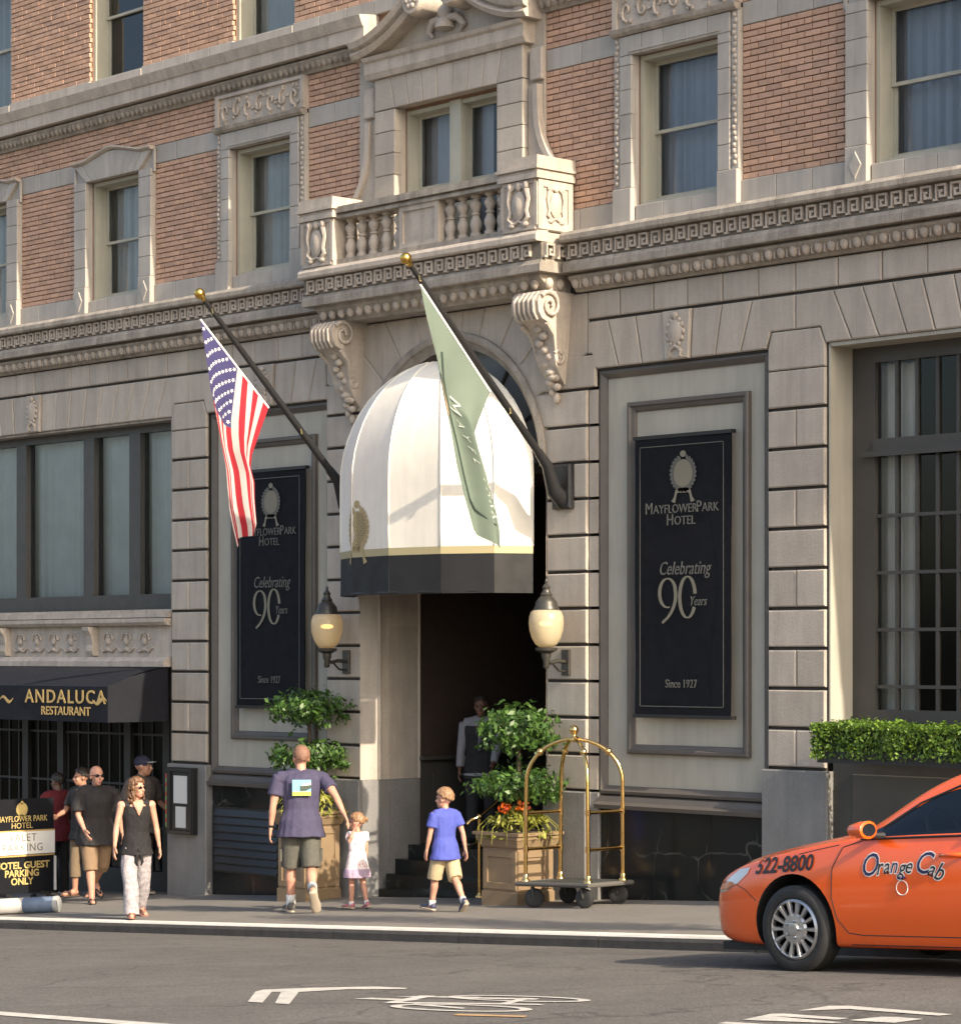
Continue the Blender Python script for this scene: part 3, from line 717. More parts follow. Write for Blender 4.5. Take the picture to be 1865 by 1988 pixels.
# ledge stones, key band, soffit mouldings
for (a, b) in zip(fr_(BX0, BX1, 6)[:-1], fr_(BX0, BX1, 6)[1:]):
    bpart('balcony_ledge_stone', profile_run(a + .002, b - .002, [(-.40, 4.292), (-.565, 4.292), (-.58, 4.31), (-.58, 4.36), (-.55, 4.40), (-.40, 4.41)][::-1]))
    bpart('balcony_fillet_stone', profile_run(a + .002, b - .002, [(.03, 3.985), (-.52, 3.985), (-.52, 4.06), (-.49, 4.11), (.03, 4.11)][::-1]), STONE_D)
for x in (BX0 + .08, BX1 - .2):
    pass
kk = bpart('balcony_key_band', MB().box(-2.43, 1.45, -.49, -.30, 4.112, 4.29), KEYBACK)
for i in range(22):
    o = link('key_ornament', KEY, balc, (-2.28 + i * .168, -.312, 4.198))
KEYM = key_mesh(); 
for yy in (-.40, -.22):
    o = link('key_ornament', KEY, balc); o.matrix_basis = Matrix.Translation((1.45 - .165, yy, 4.198)) @ Matrix.Rotation(pi / 2, 4, 'Z') @ Matrix.Translation((0, 0, 0))
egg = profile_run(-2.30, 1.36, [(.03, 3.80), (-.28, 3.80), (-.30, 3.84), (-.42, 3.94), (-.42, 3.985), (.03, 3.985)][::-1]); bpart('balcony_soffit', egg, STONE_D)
mb = MB()
for i in range(23): mb.ball((-2.22 + i * .157, -.37, 3.885), (.052, .045, .06), 8, 5)
for yy in (-.3, -.14): mb.ball((1.37, yy, 3.885), (.045, .052, .06), 8, 5)
bpart('balcony_eggs', mb, STONE_P, 60)['kind'] = 'stuff'
# end piers with cartouches
def cart_mb():
    mb = MB(); 
    mb.lathe([(.001, 0), (.085, 0), (.088, .02), (.055, .04), (.001, .05)], n=18, M=Matrix.Rotation(pi / 2, 3, 'X') @ Matrix.Diagonal((1, 1.75, 1)))
    for sg in (-1, 1):
        mb.tube([(sg * .03, -.015, .22), (sg * .10, -.02, .17), (sg * .125, -.02, .06), (sg * .10, -.02, -.06), (sg * .12, -.02, -.13), (sg * .06, -.02, -.19), (0, -.015, -.16)], [.02, .028, .022, .02, .024, .022, .014], 6)
        mb.ball((sg * .10, -.025, .20), (.035, .03, .05), 8, 5); mb.ball((sg * .085, -.022, -.20), (.045, .025, .03), 8, 5)
    mb.ball((0, -.02, .20), (.04, .028, .05), 8, 5); return mb
for x0, x1 in ((-2.42, -1.86), (.90, 1.44)):
    bpart('balcony_pier', MB().rect(x0, x1, 4.41, 4.94, -.53, -.02))
    cp = MB(); cp.box(x0 - .025, x1 + .035, -.575, -.015, 4.94, 5.0); cp.box(x0 - .015, x1 + .02, -.555, -.015, 5.002, 5.035); cp.box(x0 - .04, x1 + .045, -.59, -.01, 5.037, 5.07); cp.box(x0 - .02, x1 + .03, -.57, -.012, 5.072, 5.175)
    bpart('pier_cap', cp)
    fm = MB(); xa, xb = x0 + .06, x1 - .06
    fm.box(xa - .03, xb + .03, -.545, -.53, 4.42, 4.46); fm.box(xa - .03, xb + .03, -.545, -.53, 4.90, 4.935); fm.box(xa - .06, xa - .01, -.545, -.53, 4.46, 4.90); fm.box(xb + .01, xb + .06, -.545, -.53, 4.46, 4.90)
    bpart('pier_panel', fm)
    bpart('cartouche', cart_mb().xform(Matrix.Translation(((x0 + x1) / 2, -.53, 4.68)) @ Matrix.Diagonal((1.2, 1, 1, 1))), STONE_P, 50)
e = MB(); e.box(1.44, 1.455, -.53, -.46, 4.42, 4.93); e.box(1.44, 1.455, -.10, -.03, 4.42, 4.93); e.box(1.44, 1.455, -.46, -.10, 4.86, 4.93); e.box(1.44, 1.455, -.46, -.10, 4.42, 4.50); bpart('pier_panel', e)
bpart('cartouche', cart_mb().xform(Matrix.Translation((1.44, -.28, 4.68)) @ Matrix.Rotation(pi / 2, 4, 'Z') @ Matrix.Diagonal((.95, .8, .85, 1))), STONE_P, 50)
# rails
for (a, b) in zip(fr_(-1.86, .90, 5)[:-1], fr_(-1.86, .90, 5)[1:]):
    r = MB(); r.box(a + .002, b - .002, -.50, -.22, 4.925, 4.96); r.box(a + .002, b - .002, -.47, -.24, 4.96, 4.985); r.box(a + .002, b - .002, -.525, -.2, 4.985, 5.04); r.box(a + .002, b - .002, -.51, -.21, 5.042, 5.06); bpart('rail_stone', r, STONE_D)
bpart('bottom_rail', MB().box(-1.86, .90, -.48, -.24, 4.41, 4.47), STONE_D)
bp_ = MB().rect(-.80, -.16, 4.471, 4.924, -.45, -.27); bp_.box(-.80, -.74, -.475, -.45, 4.471, 4.924); bp_.box(-.22, -.16, -.475, -.45, 4.471, 4.924); bp_.box(-.74, -.22, -.475, -.45, 4.87, 4.924); bp_.box(-.74, -.22, -.475, -.45, 4.471, 4.52)
bpart('balustrade_panel', bp_)
prof = [(.062, 0), (.062, .05), (.045, .055), (.05, .09), (.066, .13), (.062, .17), (.042, .215), (.034, .235), (.050, .245), (.050, .262), (.034, .27), (.046, .30), (.066, .345), (.06, .375), (.036, .40), (.032, .42), (.055, .425), (.055, .455)]
BAL = MB().lathe(prof, n=14).mesh('baluster', STONE_P, 35)
for x in (-1.75, -1.555, -1.35, -1.13, -.92, -.08, .12, .32, .54, .74): link('baluster', BAL, balc, (x, -.36, 4.47))
# scroll brackets below
for cx in (1.21, -2.12):
    t = MB(); w2 = .20
    side = [(.03, 3.80), (-.40, 3.80), (-.46, 3.76), (-.50, 3.68), (-.49, 3.58), (-.44, 3.51), (-.36, 3.48), (-.29, 3.42), (-.23, 3.32), (-.20, 3.22), (-.20, 3.14), (-.17, 3.05), (-.10, 2.95), (-.02, 2.86), (.03, 2.84)]
    L_ = [(cx - w2 + .10 * max(0, (3.5 - z)) / .66, y, z) for y, z in side]; R_ = [(cx + w2 - .10 * max(0, (3.5 - z)) / .66, y, z) for y, z in side]
    t.loft([L_[::-1], R_[::-1]]); br = bpart('scroll_bracket', t, STONE_P, 30)
    v = MB()
    for sg in (-1, 1):
        for (yy, zz, r, k) in ((-.33, 3.65, .15, 3.0), (-.13, 3.12, .085, 2.6)):
            n = 22; pts = []
            for i in range(n):
                f = i / (n - 1); rr = r * (1 - .88 * f); an = .6 + f * k * pi
                xx = cx + sg * (w2 - (.0 if zz > 3.4 else .075) + .012)
                pts.append((xx, yy + rr * cos(an) * -1, zz + rr * sin(an)))
            v.tube(pts, [.024 * (1 - .4 * i / n) for i in range(n)], 6)
        v.tube([(cx + sg * (w2 - .01), -.36, 3.47), (cx + sg * (w2 - .03), -.24, 3.36), (cx + sg * (w2 - .06), -.19, 3.2)], [.03, .028, .022], 6)
    for i in range(5): v.tube([(cx - .14 + i * .07, -.43, 3.78), (cx - .14 + i * .07, -.51, 3.70), (cx - .14 + i * .07, -.505, 3.58), (cx - .14 + i * .07, -.45, 3.50)], .018, 6)
    for i in range(9): v.ball((cx + .05 * sin(i * 2.1), -.30 + .03 * i, 3.42 - .07 * i), (.06, .04, .045), 8, 5)
    for i in range(5): v.ball((cx + .05 * sin(i * 2.6), -.13 + .02 * i, 2.98 - .05 * i), (.075 - .01 * i, .05, .04), 8, 5)
    v.ball((cx, -.03, 2.72), (.04, .04, .06), 8, 5)
    v.build('bracket_carving', STONE_P, hotel, 50)
# --- aedicule framing the balcony window ---------------------------------------------
aed = MB().box(-1.99, 1.02, -.03, .034, 6.15, 6.80); aed.box(-1.99, CEN[0], -.03, .034, 4.42, 6.15); aed.box(CEN[1], 1.02, -.03, .034, 4.42, 6.15)
ae = aed.build('balcony_window_frame', STONE, hotel)
def ablk(pts, yf=-.13, nm='frame_block', c=.008): MB().poly(pts, yf, -.03, c, .003).build(nm, STONE, ae)
for k in range(7):
    z0 = 4.42 + .245 * k
    for x0, x1 in ((-1.62, CEN[0]), (CEN[1], .80)): ablk(R4(x0, x1, z0, min(z0 + .245, 6.14)))
n = 7; bt = fr_(CEN[0], CEN[1], n); tp = fr_(-1.62 + .34, .80 - .34, n)
tp = [b + (b - (-.44)) * .10 for b in bt]
for i in range(n): ablk([(bt[i], 6.14), (bt[i + 1], 6.14), (tp[i + 1], 6.50), (tp[i], 6.50)])
ablk([(-1.62, 6.14), (bt[0], 6.14), (tp[0], 6.50), (-1.62, 6.50)]); ablk([(bt[-1], 6.14), (.80, 6.14), (.80, 6.50), (tp[-1], 6.50)])
for (a, b) in zip(fr_(-1.72, .88, 6)[:-1], fr_(-1.72, .88, 6)[1:]):
    profile_run(a + .002, b - .002, [(-.03, 6.50), (-.17, 6.50), (-.20, 6.56), (-.20, 6.68), (-.23, 6.70), (-.25, 6.74), (-.03, 6.76)][::-1]).build('entablature_stone', STONE_P, ae)
# flanking volutes sweeping down to the balcony
for sg, x0 in ((-1, -1.66), (1, .84)):
    pts = []
    for i in range(15):
        f = i / 14; z = 6.05 - f * 1.05; x = x0 + sg * (.08 + .46 * f ** 3.2); pts.append((x, z))
    mb = MB(); mb.loft([[(x - .0 * sg, -.11, z), (x + sg * .075, -.11, z), (x + sg * .075, -.03, z), (x, -.03, z)] if sg > 0 else [(x + sg * .075, -.11, z), (x, -.11, z), (x, -.03, z), (x + sg * .075, -.03, z)] for x, z in pts[::-1]])
    mb.build('side_volute', STONE_P, ae, 50)
    fill = MB()
    for (xa, za), (xb, zb) in zip(pts[:-1], pts[1:]):
        q = [(x0 - .03 * sg, zb), (xb, zb), (xa, za), (x0 - .03 * sg, za)]
        fill.poly(q if sg > 0 else q[::-1], -.06, -.02)
    fill.build('volute_web', STONE, ae)
    MB().rect(min(x0 + sg * .02, x0 + sg * .2), max(x0 + sg * .02, x0 + sg * .2), 6.1, 6.44, -.09, -.03, .01).build('frame_ear', STONE_P, ae)
# broken scroll pediment
for sg in (-1, 1):
    path = []
    for i in range(17):
        f = i / 16; x = AC + .06 + sg * (1.42 - 1.12 * f); z = 6.74 + .46 * (f ** 1.9) - .0; path.append((x, z))
    prof_ = [(0, .03), (0, -.26), (.05, -.30), (.10, -.24), (.12, -.30), (.18, -.33), (.20, .03)]
    rings = []
    for i, (x, z) in enumerate(path):
        a = path[max(i - 1, 0)]; b = path[min(i + 1, 16)]; t = Vector((b[0] - a[0], b[1] - a[1])).normalized(); nn = Vector((-t.y, t.x)) * (1 if t.x > 0 else -1)
        rings.append([(x + nn.x * h, y, z + nn.y * h) for h, y in prof_])
    MB().loft(rings if sg > 0 else [r[::-1] for r in rings]).build('scroll_pediment', STONE_P, ae, 35)
    x, z = AC + .06 + sg * .30, 7.20
    rot = Matrix.Rotation(pi / 2, 3, 'X')
    MB().lathe([(.15, 0), (.16, .04), (.16, .30), (.14, .34), (.115, .345), (.11, .33), (.05, .335), (.001, .36)], (x, -.02, z), 20, rot).build('pediment_rosette', STONE_P, ae, 40)
    mb = MB()
    for k in range(6): mb.ball((x + .065 * cos(k * pi / 3), -.36, z + .065 * sin(k * pi / 3)), (.032, .025, .032), 6, 4)
    mb.build('rosette_petal', STONE_P, ae, 60)
t_ = MB().poly([(AC - 1.2, 6.76), (AC + 1.3, 6.76), (AC + .5, 7.15), (AC - .4, 7.15)], -.06, -.02).build('pediment_field', STONE, ae)
mb = MB(); cx = AC + .06; mb.ball((cx, -.12, 7.05), (.10, .08, .10), 10, 6); mb.lathe([(.05, 0), (.12, .02), (.10, .10), (.06, .14)], (cx, -.12, 6.86), 12)
for sg in (-1, 1): mb.tube([(cx, -.12, 7.0), (cx + sg * .2, -.12, 6.98), (cx + sg * .28, -.1, 6.88), (cx + sg * .22, -.1, 6.82)], [.04, .05, .04, .015], 8)
mb.build('pediment_urn', STONE_P, ae, 50)
mb = MB(); mb.box(.80, .93, -.27, -.03, 6.76, 6.86); mb.box(.82, .91, -.24, -.03, 6.86, 6.93); mb.box(.79, .95, -.3, -.03, 6.93, 7.02); mb.build('pediment_end_block', STONE_P, ae)
# the paired balcony windows
for (a, b) in ((CEN[0], -.44), (-.44, CEN[1])):
    sash_window((a + .0, b - .0, 4.40, 6.12), CURT, int(a * 7) + 50, .5, .22)
mb = MB(); mb.box(-.53, -.35, .03, .2, 4.4, 6.12); mb.build('window_mullion', WOOD, hotel)
sash_window(CEN3, CURT, 77)
# ---------------------------------------------------------------- ground
def sheet(name, x0, x1, ys, zf, mat, nx=60):
    mb = MB(); vs = []; 
    def f(u, v):
        x = x0 + u * (x1 - x0); k = v * (len(ys) - 1); y = ys[int(round(k))]
        return (x, y, zf(x, y))
    mb.grid(f, nx, len(ys) - 1)
    return mb.build(name, mat, None, kind='structure')
sheet('sidewalk', -60, 60, [KY + .14, -2, -1, 0, .4], lambda x, y: Sz(x, y), CONC)
sheet('road', -60, 60, [-16.4, -16] + [-15.5 + .5 * k for k in range(25)] + [-2.9, KY + .02], lambda x, y: Rz(x, y), ASPH)
sheet('far_sidewalk', -60, 60, [-40, -16.4], lambda x, y: Gz(x) - .05, CONC)
sheet('ground', -400, 400, [-400, 400], lambda x, y: Gz(x) - .6, CONC, 4)
KZ = lambda x: Gz(x) + .035 * KY
KP = ((KY, -.3), (KY, -.02), (KY + .02, .004), (KY + .15, .007), (KY + .15, -.3))
kb = MB().loft([[(x, y, KZ(x) + z) for y, z in KP][::-1] for x in (-60, -13.7)]).build('kerb', KERBM, None, kind='structure')
def kerb_stone(a, b):
    mb = MB()
    r = lambda pr: [[(x, KY + y, KZ(x) + z) for y, z in pr] for x in (a + .006, b - .006)]
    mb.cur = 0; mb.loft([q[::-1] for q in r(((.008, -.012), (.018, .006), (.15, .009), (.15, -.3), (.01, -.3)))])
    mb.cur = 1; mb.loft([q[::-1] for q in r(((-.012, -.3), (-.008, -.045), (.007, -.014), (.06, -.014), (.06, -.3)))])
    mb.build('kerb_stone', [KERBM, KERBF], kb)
for k in range(14): kerb_stone(-13.7 + 1.83 * k, -13.7 + 1.83 * (k + 1))
MB().loft([[(x, y, KZ(x) + z) for y, z in KP][::-1] for x in (-13.7 + 1.83 * 14, 60)]).build('kerb_run', KERBM, kb)
# painted marks, a sheet 4 mm above the asphalt
ROAD = bpy.data.objects['road']
def mark(name, pts, mat=ROADP):
    mb = MB(); n = len(pts); mb.add([(x, y, Rz(x, y) + .005) for x, y in pts], [tuple(range(n))])
    if mb: return mb.build(name, mat, ROAD)
def ring_mark(name, cx, cy, rx, ry, wx, wy, rot=0, a0=0, a1=2 * pi, n=40):
    mb = MB(); vs = []; fs = []
    for i in range(n + 1):
        an = a0 + (a1 - a0) * i / n
        for k in (1, 0):
            x, y = (rx - k * wx) * cos(an), (ry - k * wy) * sin(an)
            X, Y = cx + x * cos(rot) - y * sin(rot), cy + x * sin(rot) + y * cos(rot); vs.append((X, Y, Rz(X, Y) + .006))
    for i in range(n): fs.append((2 * i, 2 * i + 2, 2 * i + 3, 2 * i + 1))
    return mb.add(vs, fs).build(name, ROADP, ROAD)
mark('chevron_mark', [(6.99, -8.58), (7.15, -8.58), (6.45, -7.95), (6.33, -8.00)]); mark('chevron_mark', [(7.27, -8.57), (7.43, -8.58), (6.66, -7.88), (6.54, -7.94)])
mark('chevron_mark', [(6.33, -8.0), (6.66, -7.88), (6.79, -7.56), (7.18, -7.36), (7.12, -7.28), (6.79, -7.29), (6.42, -7.60), (6.24, -7.86)])
ring_mark('bicycle_wheel_mark', 8.71, -8.24, .56, .21, .09, .055, .12); ring_mark('bicycle_wheel_mark', 8.53, -7.57, .58, .19, .09, .05, .12)
for pts in ([(7.50, -8.09), (7.54, -7.97), (8.0, -7.93), (7.98, -8.02)], [(7.92, -8.16), (8.02, -8.14), (7.84, -7.66), (7.72, -7.70)], [(7.64, -7.84), (7.70, -7.76), (8.2, -7.58), (8.22, -7.68)],
            [(7.92, -8.14), (8.96, -7.80), (9.06, -7.84), (7.96, -8.22)], [(8.14, -7.64), (8.66, -7.50), (8.70, -7.58), (8.18, -7.72)], [(8.70, -7.90), (8.78, -7.88), (8.60, -7.50), (8.52, -7.52)], [(8.18, -8.14), (8.74, -8.22), (8.78, -8.28), (8.20, -8.22)]):
    mark('bicycle_frame_mark', pts)
mark('worn_mark', [(9.02, -8.54), (9.52, -8.43), (9.56, -8.50), (9.06, -8.62)], M('worn_orange_paint', (.42, .26, .12), .8, var=.3, vs=8))
mark('lane_line', [(3.0, -10.02), (40, -9.75), (40, -9.60), (3.0, -9.86)])
for pts in ([(10.76, -7.42), (10.70, -7.06), (10.80, -7.0), (11.70, -7.18), (11.69, -7.29), (10.95, -7.18)], [(10.86, -8.02), (10.75, -7.65), (10.80, -7.60), (11.34, -7.66), (11.34, -7.76), (10.84, -7.76), (11.47, -7.88), (11.44, -7.94)], [(11.42, -7.76), (11.44, -7.50), (11.53, -7.47), (11.74, -7.50), (11.74, -7.76)], [(10.88, -8.26), (10.86, -8.16), (11.6, -8.16), (11.6, -8.26)]):
    mark('arrow_mark', pts)

# ---------------------------------------------------------------- entrance canopy
can = thing('entrance_canopy', 'white domed canvas canopy with black valance over the hotel entrance', 'canopy', (-.62, 0, .68))
CX, CA, CB = -.62, 1.46, .76
PH = [pi * k / 6 for k in range(7)]
def can_pt(k, s): return (CX + CA * cos(PH[k]) * s, -CB * sin(PH[k]) * s - .02)
zs = [1.18] + [1.18 + .75 * k / 4 for k in range(1, 5)] + [1.93 + 1.33 * sin(pi / 2 * k / 12) for k in range(1, 13)]
def can_s(z): return 1.0 if z <= 1.93 else sqrt(max(1 - ((z - 1.93) / 1.33) ** 2, 0.0)) + .004
for k in range(6):
    mb = MB(); vs = []; fs = []
    for z in zs:
        s = can_s(z)
        for q in range(5):
            f = q / 4; a, b = can_pt(k, s), can_pt(k + 1, s); sag = -.012 * sin(pi * f) * s * .6
            mx, my = a[0] + (b[0] - a[0]) * f, a[1] + (b[1] - a[1]) * f
            vs.append((CX + (mx - CX) * (1 + sag), my * (1 + sag), z))
    for i in range(len(zs) - 1):
        for q in range(4): fs.append((i * 5 + q + 1, i * 5 + q, i * 5 + q + 5, i * 5 + q + 6))
    mb.add(vs, fs).build('canvas_panel', CANVAS, can, 180)
    for nm, z0, z1, m, e in (('gold_stripe', 1.10, 1.18, GOLDTRIM, .002), ('valance', .68, 1.10, CANVAS_B, .0)):
        a, b = can_pt(k, 1 + e), can_pt(k + 1, 1 + e)
        def f(u, v, a=a, b=b, z0=z0, z1=z1):
            w_ = .006 * sin(u * pi * 3 + k) * (1 - v) * (nm == 'valance'); return (a[0] + (b[0] - a[0]) * u, a[1] + (b[1] - a[1]) * u - w_, z0 + (z1 - z0) * v)
        MB().grid(lambda u, v: f(1 - u, v), 8, 3, True).build(nm, m, can, 180)
for k in range(7):
    MB().tube([(*can_pt(k, can_s(z) + .002), z) for z in [1.18, 1.4, 1.65] + zs[4:-1]], .009, 5).build('seam_piping', CANVAS, can, 180)
pth = [Vector((*can_pt(k, .985), .70)) for k in range(7)]
mb = MB(); mb.tube(pth, .014, 6)
for k in range(7): mb.tube([(can_pt(k, .985)[0], can_pt(k, .985)[1], .7), (can_pt(k, .985)[0], can_pt(k, .985)[1], 1.93)], .012, 6)
mb.build('canopy_frame', BLACKM, can)
# printed emblem wrapping a fold of the canopy
def can_wrap(s, z, off=.006):
    k = 4; a, b, c = can_pt(3, 1), can_pt(4, 1), can_pt(5, 1); A_, B_, C_ = Vector(a), Vector(b), Vector(c)
    d = (C_ - B_).normalized() if s < 0 else (A_ - B_).normalized()
    p = B_ + d * abs(s); n = Vector((p.x - CX, p.y)).normalized(); return (p.x + n.x * off, p.y + n.y * off, z)
def emblem(fn, parent, mat, sc=1.0, leaf=None):
    # flat laurel emblem: disc, wreath leaves, crown knob, ribbon tails
    def add(nm, polys, m):
        mb = MB()
        for pl in polys: mb.add([fn(x * sc, z * sc) for x, z in pl], [tuple(range(len(pl)))])
        mb.build(nm, m, parent)
    C = lambda cx, cz, rx, rz, n=14, rot=0: [(cx + rx * cos(2 * pi * i / n) * cos(rot) - rz * sin(2 * pi * i / n) * sin(rot), cz + rx * cos(2 * pi * i / n) * sin(rot) + rz * sin(2 * pi * i / n) * cos(rot)) for i in range(n)]
    half = lambda pl, sg: [p for p in pl if p[0] * sg >= -.001]
    disc = [[(0, 0)] + [(.118 * sin(pi * i / 12) * sg, -.118 * cos(pi * i / 12)) for i in range(13)] for sg in (1, -1)]
    add('emblem', disc, mat)
    lv = []
    for i in range(26):
        an = 2 * pi * i / 26; r = .132
        if abs(sin(an / 2 - pi / 4)) < .08: continue
        lv.append(C(r * cos(an), r * 1.05 * sin(an), .030, .016, 6, an + .6))
    add('emblem_wreath', lv, leaf or mat)
    add('emblem_knob', [C(0, .165, .035, .028)] + [[(sg * .03, -.12), (sg * .085, -.135), (sg * .105, -.20), (sg * .135, -.235), (sg * .09, -.25), (sg * .07, -.17), (sg * .03, -.155)] for sg in (1, -1)] + [[(-.05, -.125), (.05, -.125), (.04, -.165), (-.04, -.165)]], mat)
EMB = M('emblem_gold', (.42, .33, .16), .55, metal=.2)
EMB_D = M('emblem_black', (.05, .05, .045), .6)
emblem(lambda s, z: can_wrap(s + .10, 1.42 + z), can, EMB, 1.6)
mb = MB(); rr = random.Random(3)
for i in range(16):
    for j in range(9):
        s, z = .014 + j * .021, -.18 + i * .024
        if s * s + z * z < .19 ** 2 and (i + j) % 2 == 0: mb.add([can_wrap(s + .10 + dx, 1.42 + z + dz, .010) for dx, dz in ((-.009, -.004), (.004, -.009), (.009, .004), (-.004, .009))], [(0, 1, 2, 3)])
mb.build('emblem_pattern', EMB_D, can, None, kind='stuff')

# ---------------------------------------------------------------- banners
def nine():
    # tapering strokes of the figure nine and nought
    def stroke(path, wd):
        mb = MB(); vs = []; fs = []
        P = [Vector(p) for p in path]
        for i, p in enumerate(P):
            t = (P[min(i + 1, len(P) - 1)] - P[max(i - 1, 0)]).normalized(); n = Vector((-t.y, t.x)); w_ = wd(i / (len(P) - 1), t) / 2
            vs += [(p.x + n.x * w_, p.y + n.y * w_, 0), (p.x - n.x * w_, p.y - n.y * w_, 0)]
        for i in range(len(P) - 1): fs.append((2 * i, 2 * i + 1, 2 * i + 3, 2 * i + 2))
        return mb.add(vs, fs)
    wd = lambda f, t: .014 + .032 * abs(t.y) ** 1.5
    a = [(-.14 + .11 * cos(an), .075 + .145 * sin(an)) for an in [radians(-75 - 7 * i) for i in range(38)]]
    a2 = a + [(-.03, .06), (-.035, .0), (-.055, -.06), (-.09, -.12), (-.14, -.175), (-.215, -.225)]
    b = [(.13 + .105 * cos(an), .03 + .205 * sin(an)) for an in [radians(9 + 6.44 * i) for i in range(51)]]
    return stroke(a2, wd), stroke(b, wd)
def banner(cx, label):
    x0, x1, z0, z1 = cx - .65, cx + .65, -.585, 2.215
    b = thing('banner', label, 'banner', (cx, .0, z0), 'anniversary banners beside the entrance')
    def f(u, v):
        return (x0 + u * (x1 - x0), -.012 + .006 * sin(u * 5 + v * 3) + .005 * sin(v * 9), z0 + v * (z1 - z0))
    mb = MB().grid(f, 10, 20); mb.grid(lambda u, v: (f(u, v)[0], f(u, v)[1] + .012, f(u, v)[2]), 10, 20, True); mb.build('cloth', BANNER, b, 180)
    for z in (z1 + .01, z0 - .012): MB().box(x0 - .02, x1 + .02, -.02, .05, z - .018, z + .018).build('banner_rail', BLACKM, b)
    yb = -.026
    mb = MB(); t = .008; a, c, d, e = x0 + .08, x1 - .08, z0 + .085, z1 - .085
    for q in ((a, c, d, d + t), (a, c, e - t, e), (a, a + t, d, e), (c - t, c, d, e)): mb.rect(q[0], q[1], q[2], q[3], yb, yb + .002)
    mb.build('border_line', PRINT_G, b)
    emblem(lambda s, z: (cx + .03 + s, yb - .002, 1.84 + z), b, PRINT, 1.18, PRINT_G)
    T = lambda body, size, x, z, m, **k: put(text_mb(body, size, **k), (x, yb, z), (1, 0, 0), (0, 0, 1)).build('lettering', m, b)
    T('M', .165, cx - .44, 1.495, PRINT_G, sx=.85); T('AYFLOWER', .125, cx - .08, 1.485, PRINT_G, sx=.92); T('P', .165, cx + .24, 1.495, PRINT_G, sx=.85); T('ARK', .125, cx + .395, 1.485, PRINT_G, sx=.92)
    T('H', .165, cx - .15, 1.375, PRINT_G, sx=.85); T('OTEL', .125, cx + .05, 1.365, PRINT_G, sx=.95)
    T('Celebrating', .19, cx + .04, .885, PRINT_G, shear=.3, sx=.78)
    for s in nine(): put(s, (cx - .04, yb - .001, .57), (1, 0, 0), (0, 0, 1)).build('numeral', PRINT, b)
    T('Years', .135, cx + .225, .555, PRINT_G, shear=.3, sx=.75)
    T('Since 1927', .12, cx + .0, -.27, PRINT_G, sx=.82)
    return b
banner(2.975, 'black anniversary banner on the panel right of the entrance, between canopy and hedge')
banner(-3.66, 'black anniversary banner on the panel left of the entrance, partly behind the striped flag')

# ---------------------------------------------------------------- flagpoles and flags
def flagpole(x, label):
    f = thing('flagpole', label, 'flagpole', (x, 0, 1.8), 'angled flagpoles above the entrance')
    D = Vector((0, -1, 1)).normalized(); p0 = Vector((x, -.02, 1.76))
    MB().rect(x - .14, x + .14, 1.55, 2.02, -.07, .0, .02).build('wall_plate', BLACKM, f)
    MB().tube([p0 + Vector((0, 0, -.12)), p0 + Vector((0, -.14, -.02)), p0 + D * .34, p0 + D * .52], [.10, .085, .06, .048], 12).build('pole_socket', BLACKM, f, 60)
    MB().tube([p0 + D * .4, p0 + D * 1.6, p0 + D * 3.02], [.042, .038, .026], 12).build('pole', BLACKM, f, 60)
    MB().lathe([(.02, 0), (.03, .01), (.02, .03), (.045, .05), (.06, .09), (.05, .135), (.02, .155), (.002, .16)], p0 + D * 3.0, 14, D.to_track_quat('Z', 'Y').to_matrix()).build('finial', GOLD, f, 180)
    for k in (1.15, 2.9): MB().tube([p0 + D * k + Vector((.045, 0, -.02)), p0 + D * k + Vector((.06, 0, -.075))], .012, 6).build('flag_clip', BRASS, f)
    return f
flagpole(1.3, 'dark angled flagpole right of the canopy holding the pale green flag'); flagpole(-2.1, 'dark angled flagpole left of the canopy holding the striped flag')
def poly_at(pts, t):
    L_ = [0]
    for a, b in zip(pts[:-1], pts[1:]): L_.append(L_[-1] + (Vector(b) - Vector(a)).length)
    d = t * L_[-1]
    for i in range(len(pts) - 1):
        if d <= L_[i + 1] or i == len(pts) - 2:
            k = (d - L_[i]) / max(L_[i + 1] - L_[i], 1e-6); return Vector(pts[i]).lerp(Vector(pts[i + 1]), k)
def flag_fn(X, left, right, amp, freq, ph, lean=0.0):
    def f(fl, h):
        a, b = poly_at(left, fl), poly_at(right, fl); k = h
        p = a.lerp(b, k); e = min(fl * 3, 1)
        w_ = amp * e * (sin(freq * 2 * pi * h + ph + 1.2 * fl) + .45 * sin(freq * 4.1 * pi * h + 2 * ph + 2.5 * fl))
        # hoist edge is the straight pole; pull rows near the hoist towards it
        return Vector((X + w_ + lean * fl, p.x + .35 * amp * e * sin(freq * 2 * pi * h + 2), p.y + .02 * e * sin(9 * h + 4 * fl)))
    return f
F1L = [(-2.2, 3.67), (-2.15, 3.25), (-2.12, 2.9), (-2.02, 2.5), (-1.91, 2.08), (-1.86, 1.65), (-1.8, 1.42), (-1.73, 1.21)]
F1R = [(-1.26, 2.77), (-1.36, 2.54), (-1.48, 2.26), (-1.50, 2.12), (-1.44, 1.95), (-1.43, 1.75), (-1.40, 1.5), (-1.43, 1.42)]
def flag_sheet(fn, mats, pick, nu, nv, name, parent):
    mb = MB(); vs = [fn(i / nu, j / nv) for i in range(nu + 1) for j in range(nv + 1)]; mb.v = [tuple(p) for p in vs]
    for i in range(nu):
        for j in range(nv):
            a = i * (nv + 1) + j; mb.f.append([a, a + 1, a + nv + 2, a + nv + 1]); mb.mi.append(pick((i + .5) / nu, (j + .5) / nv))
    return mb.build(name, mats, parent, 180)
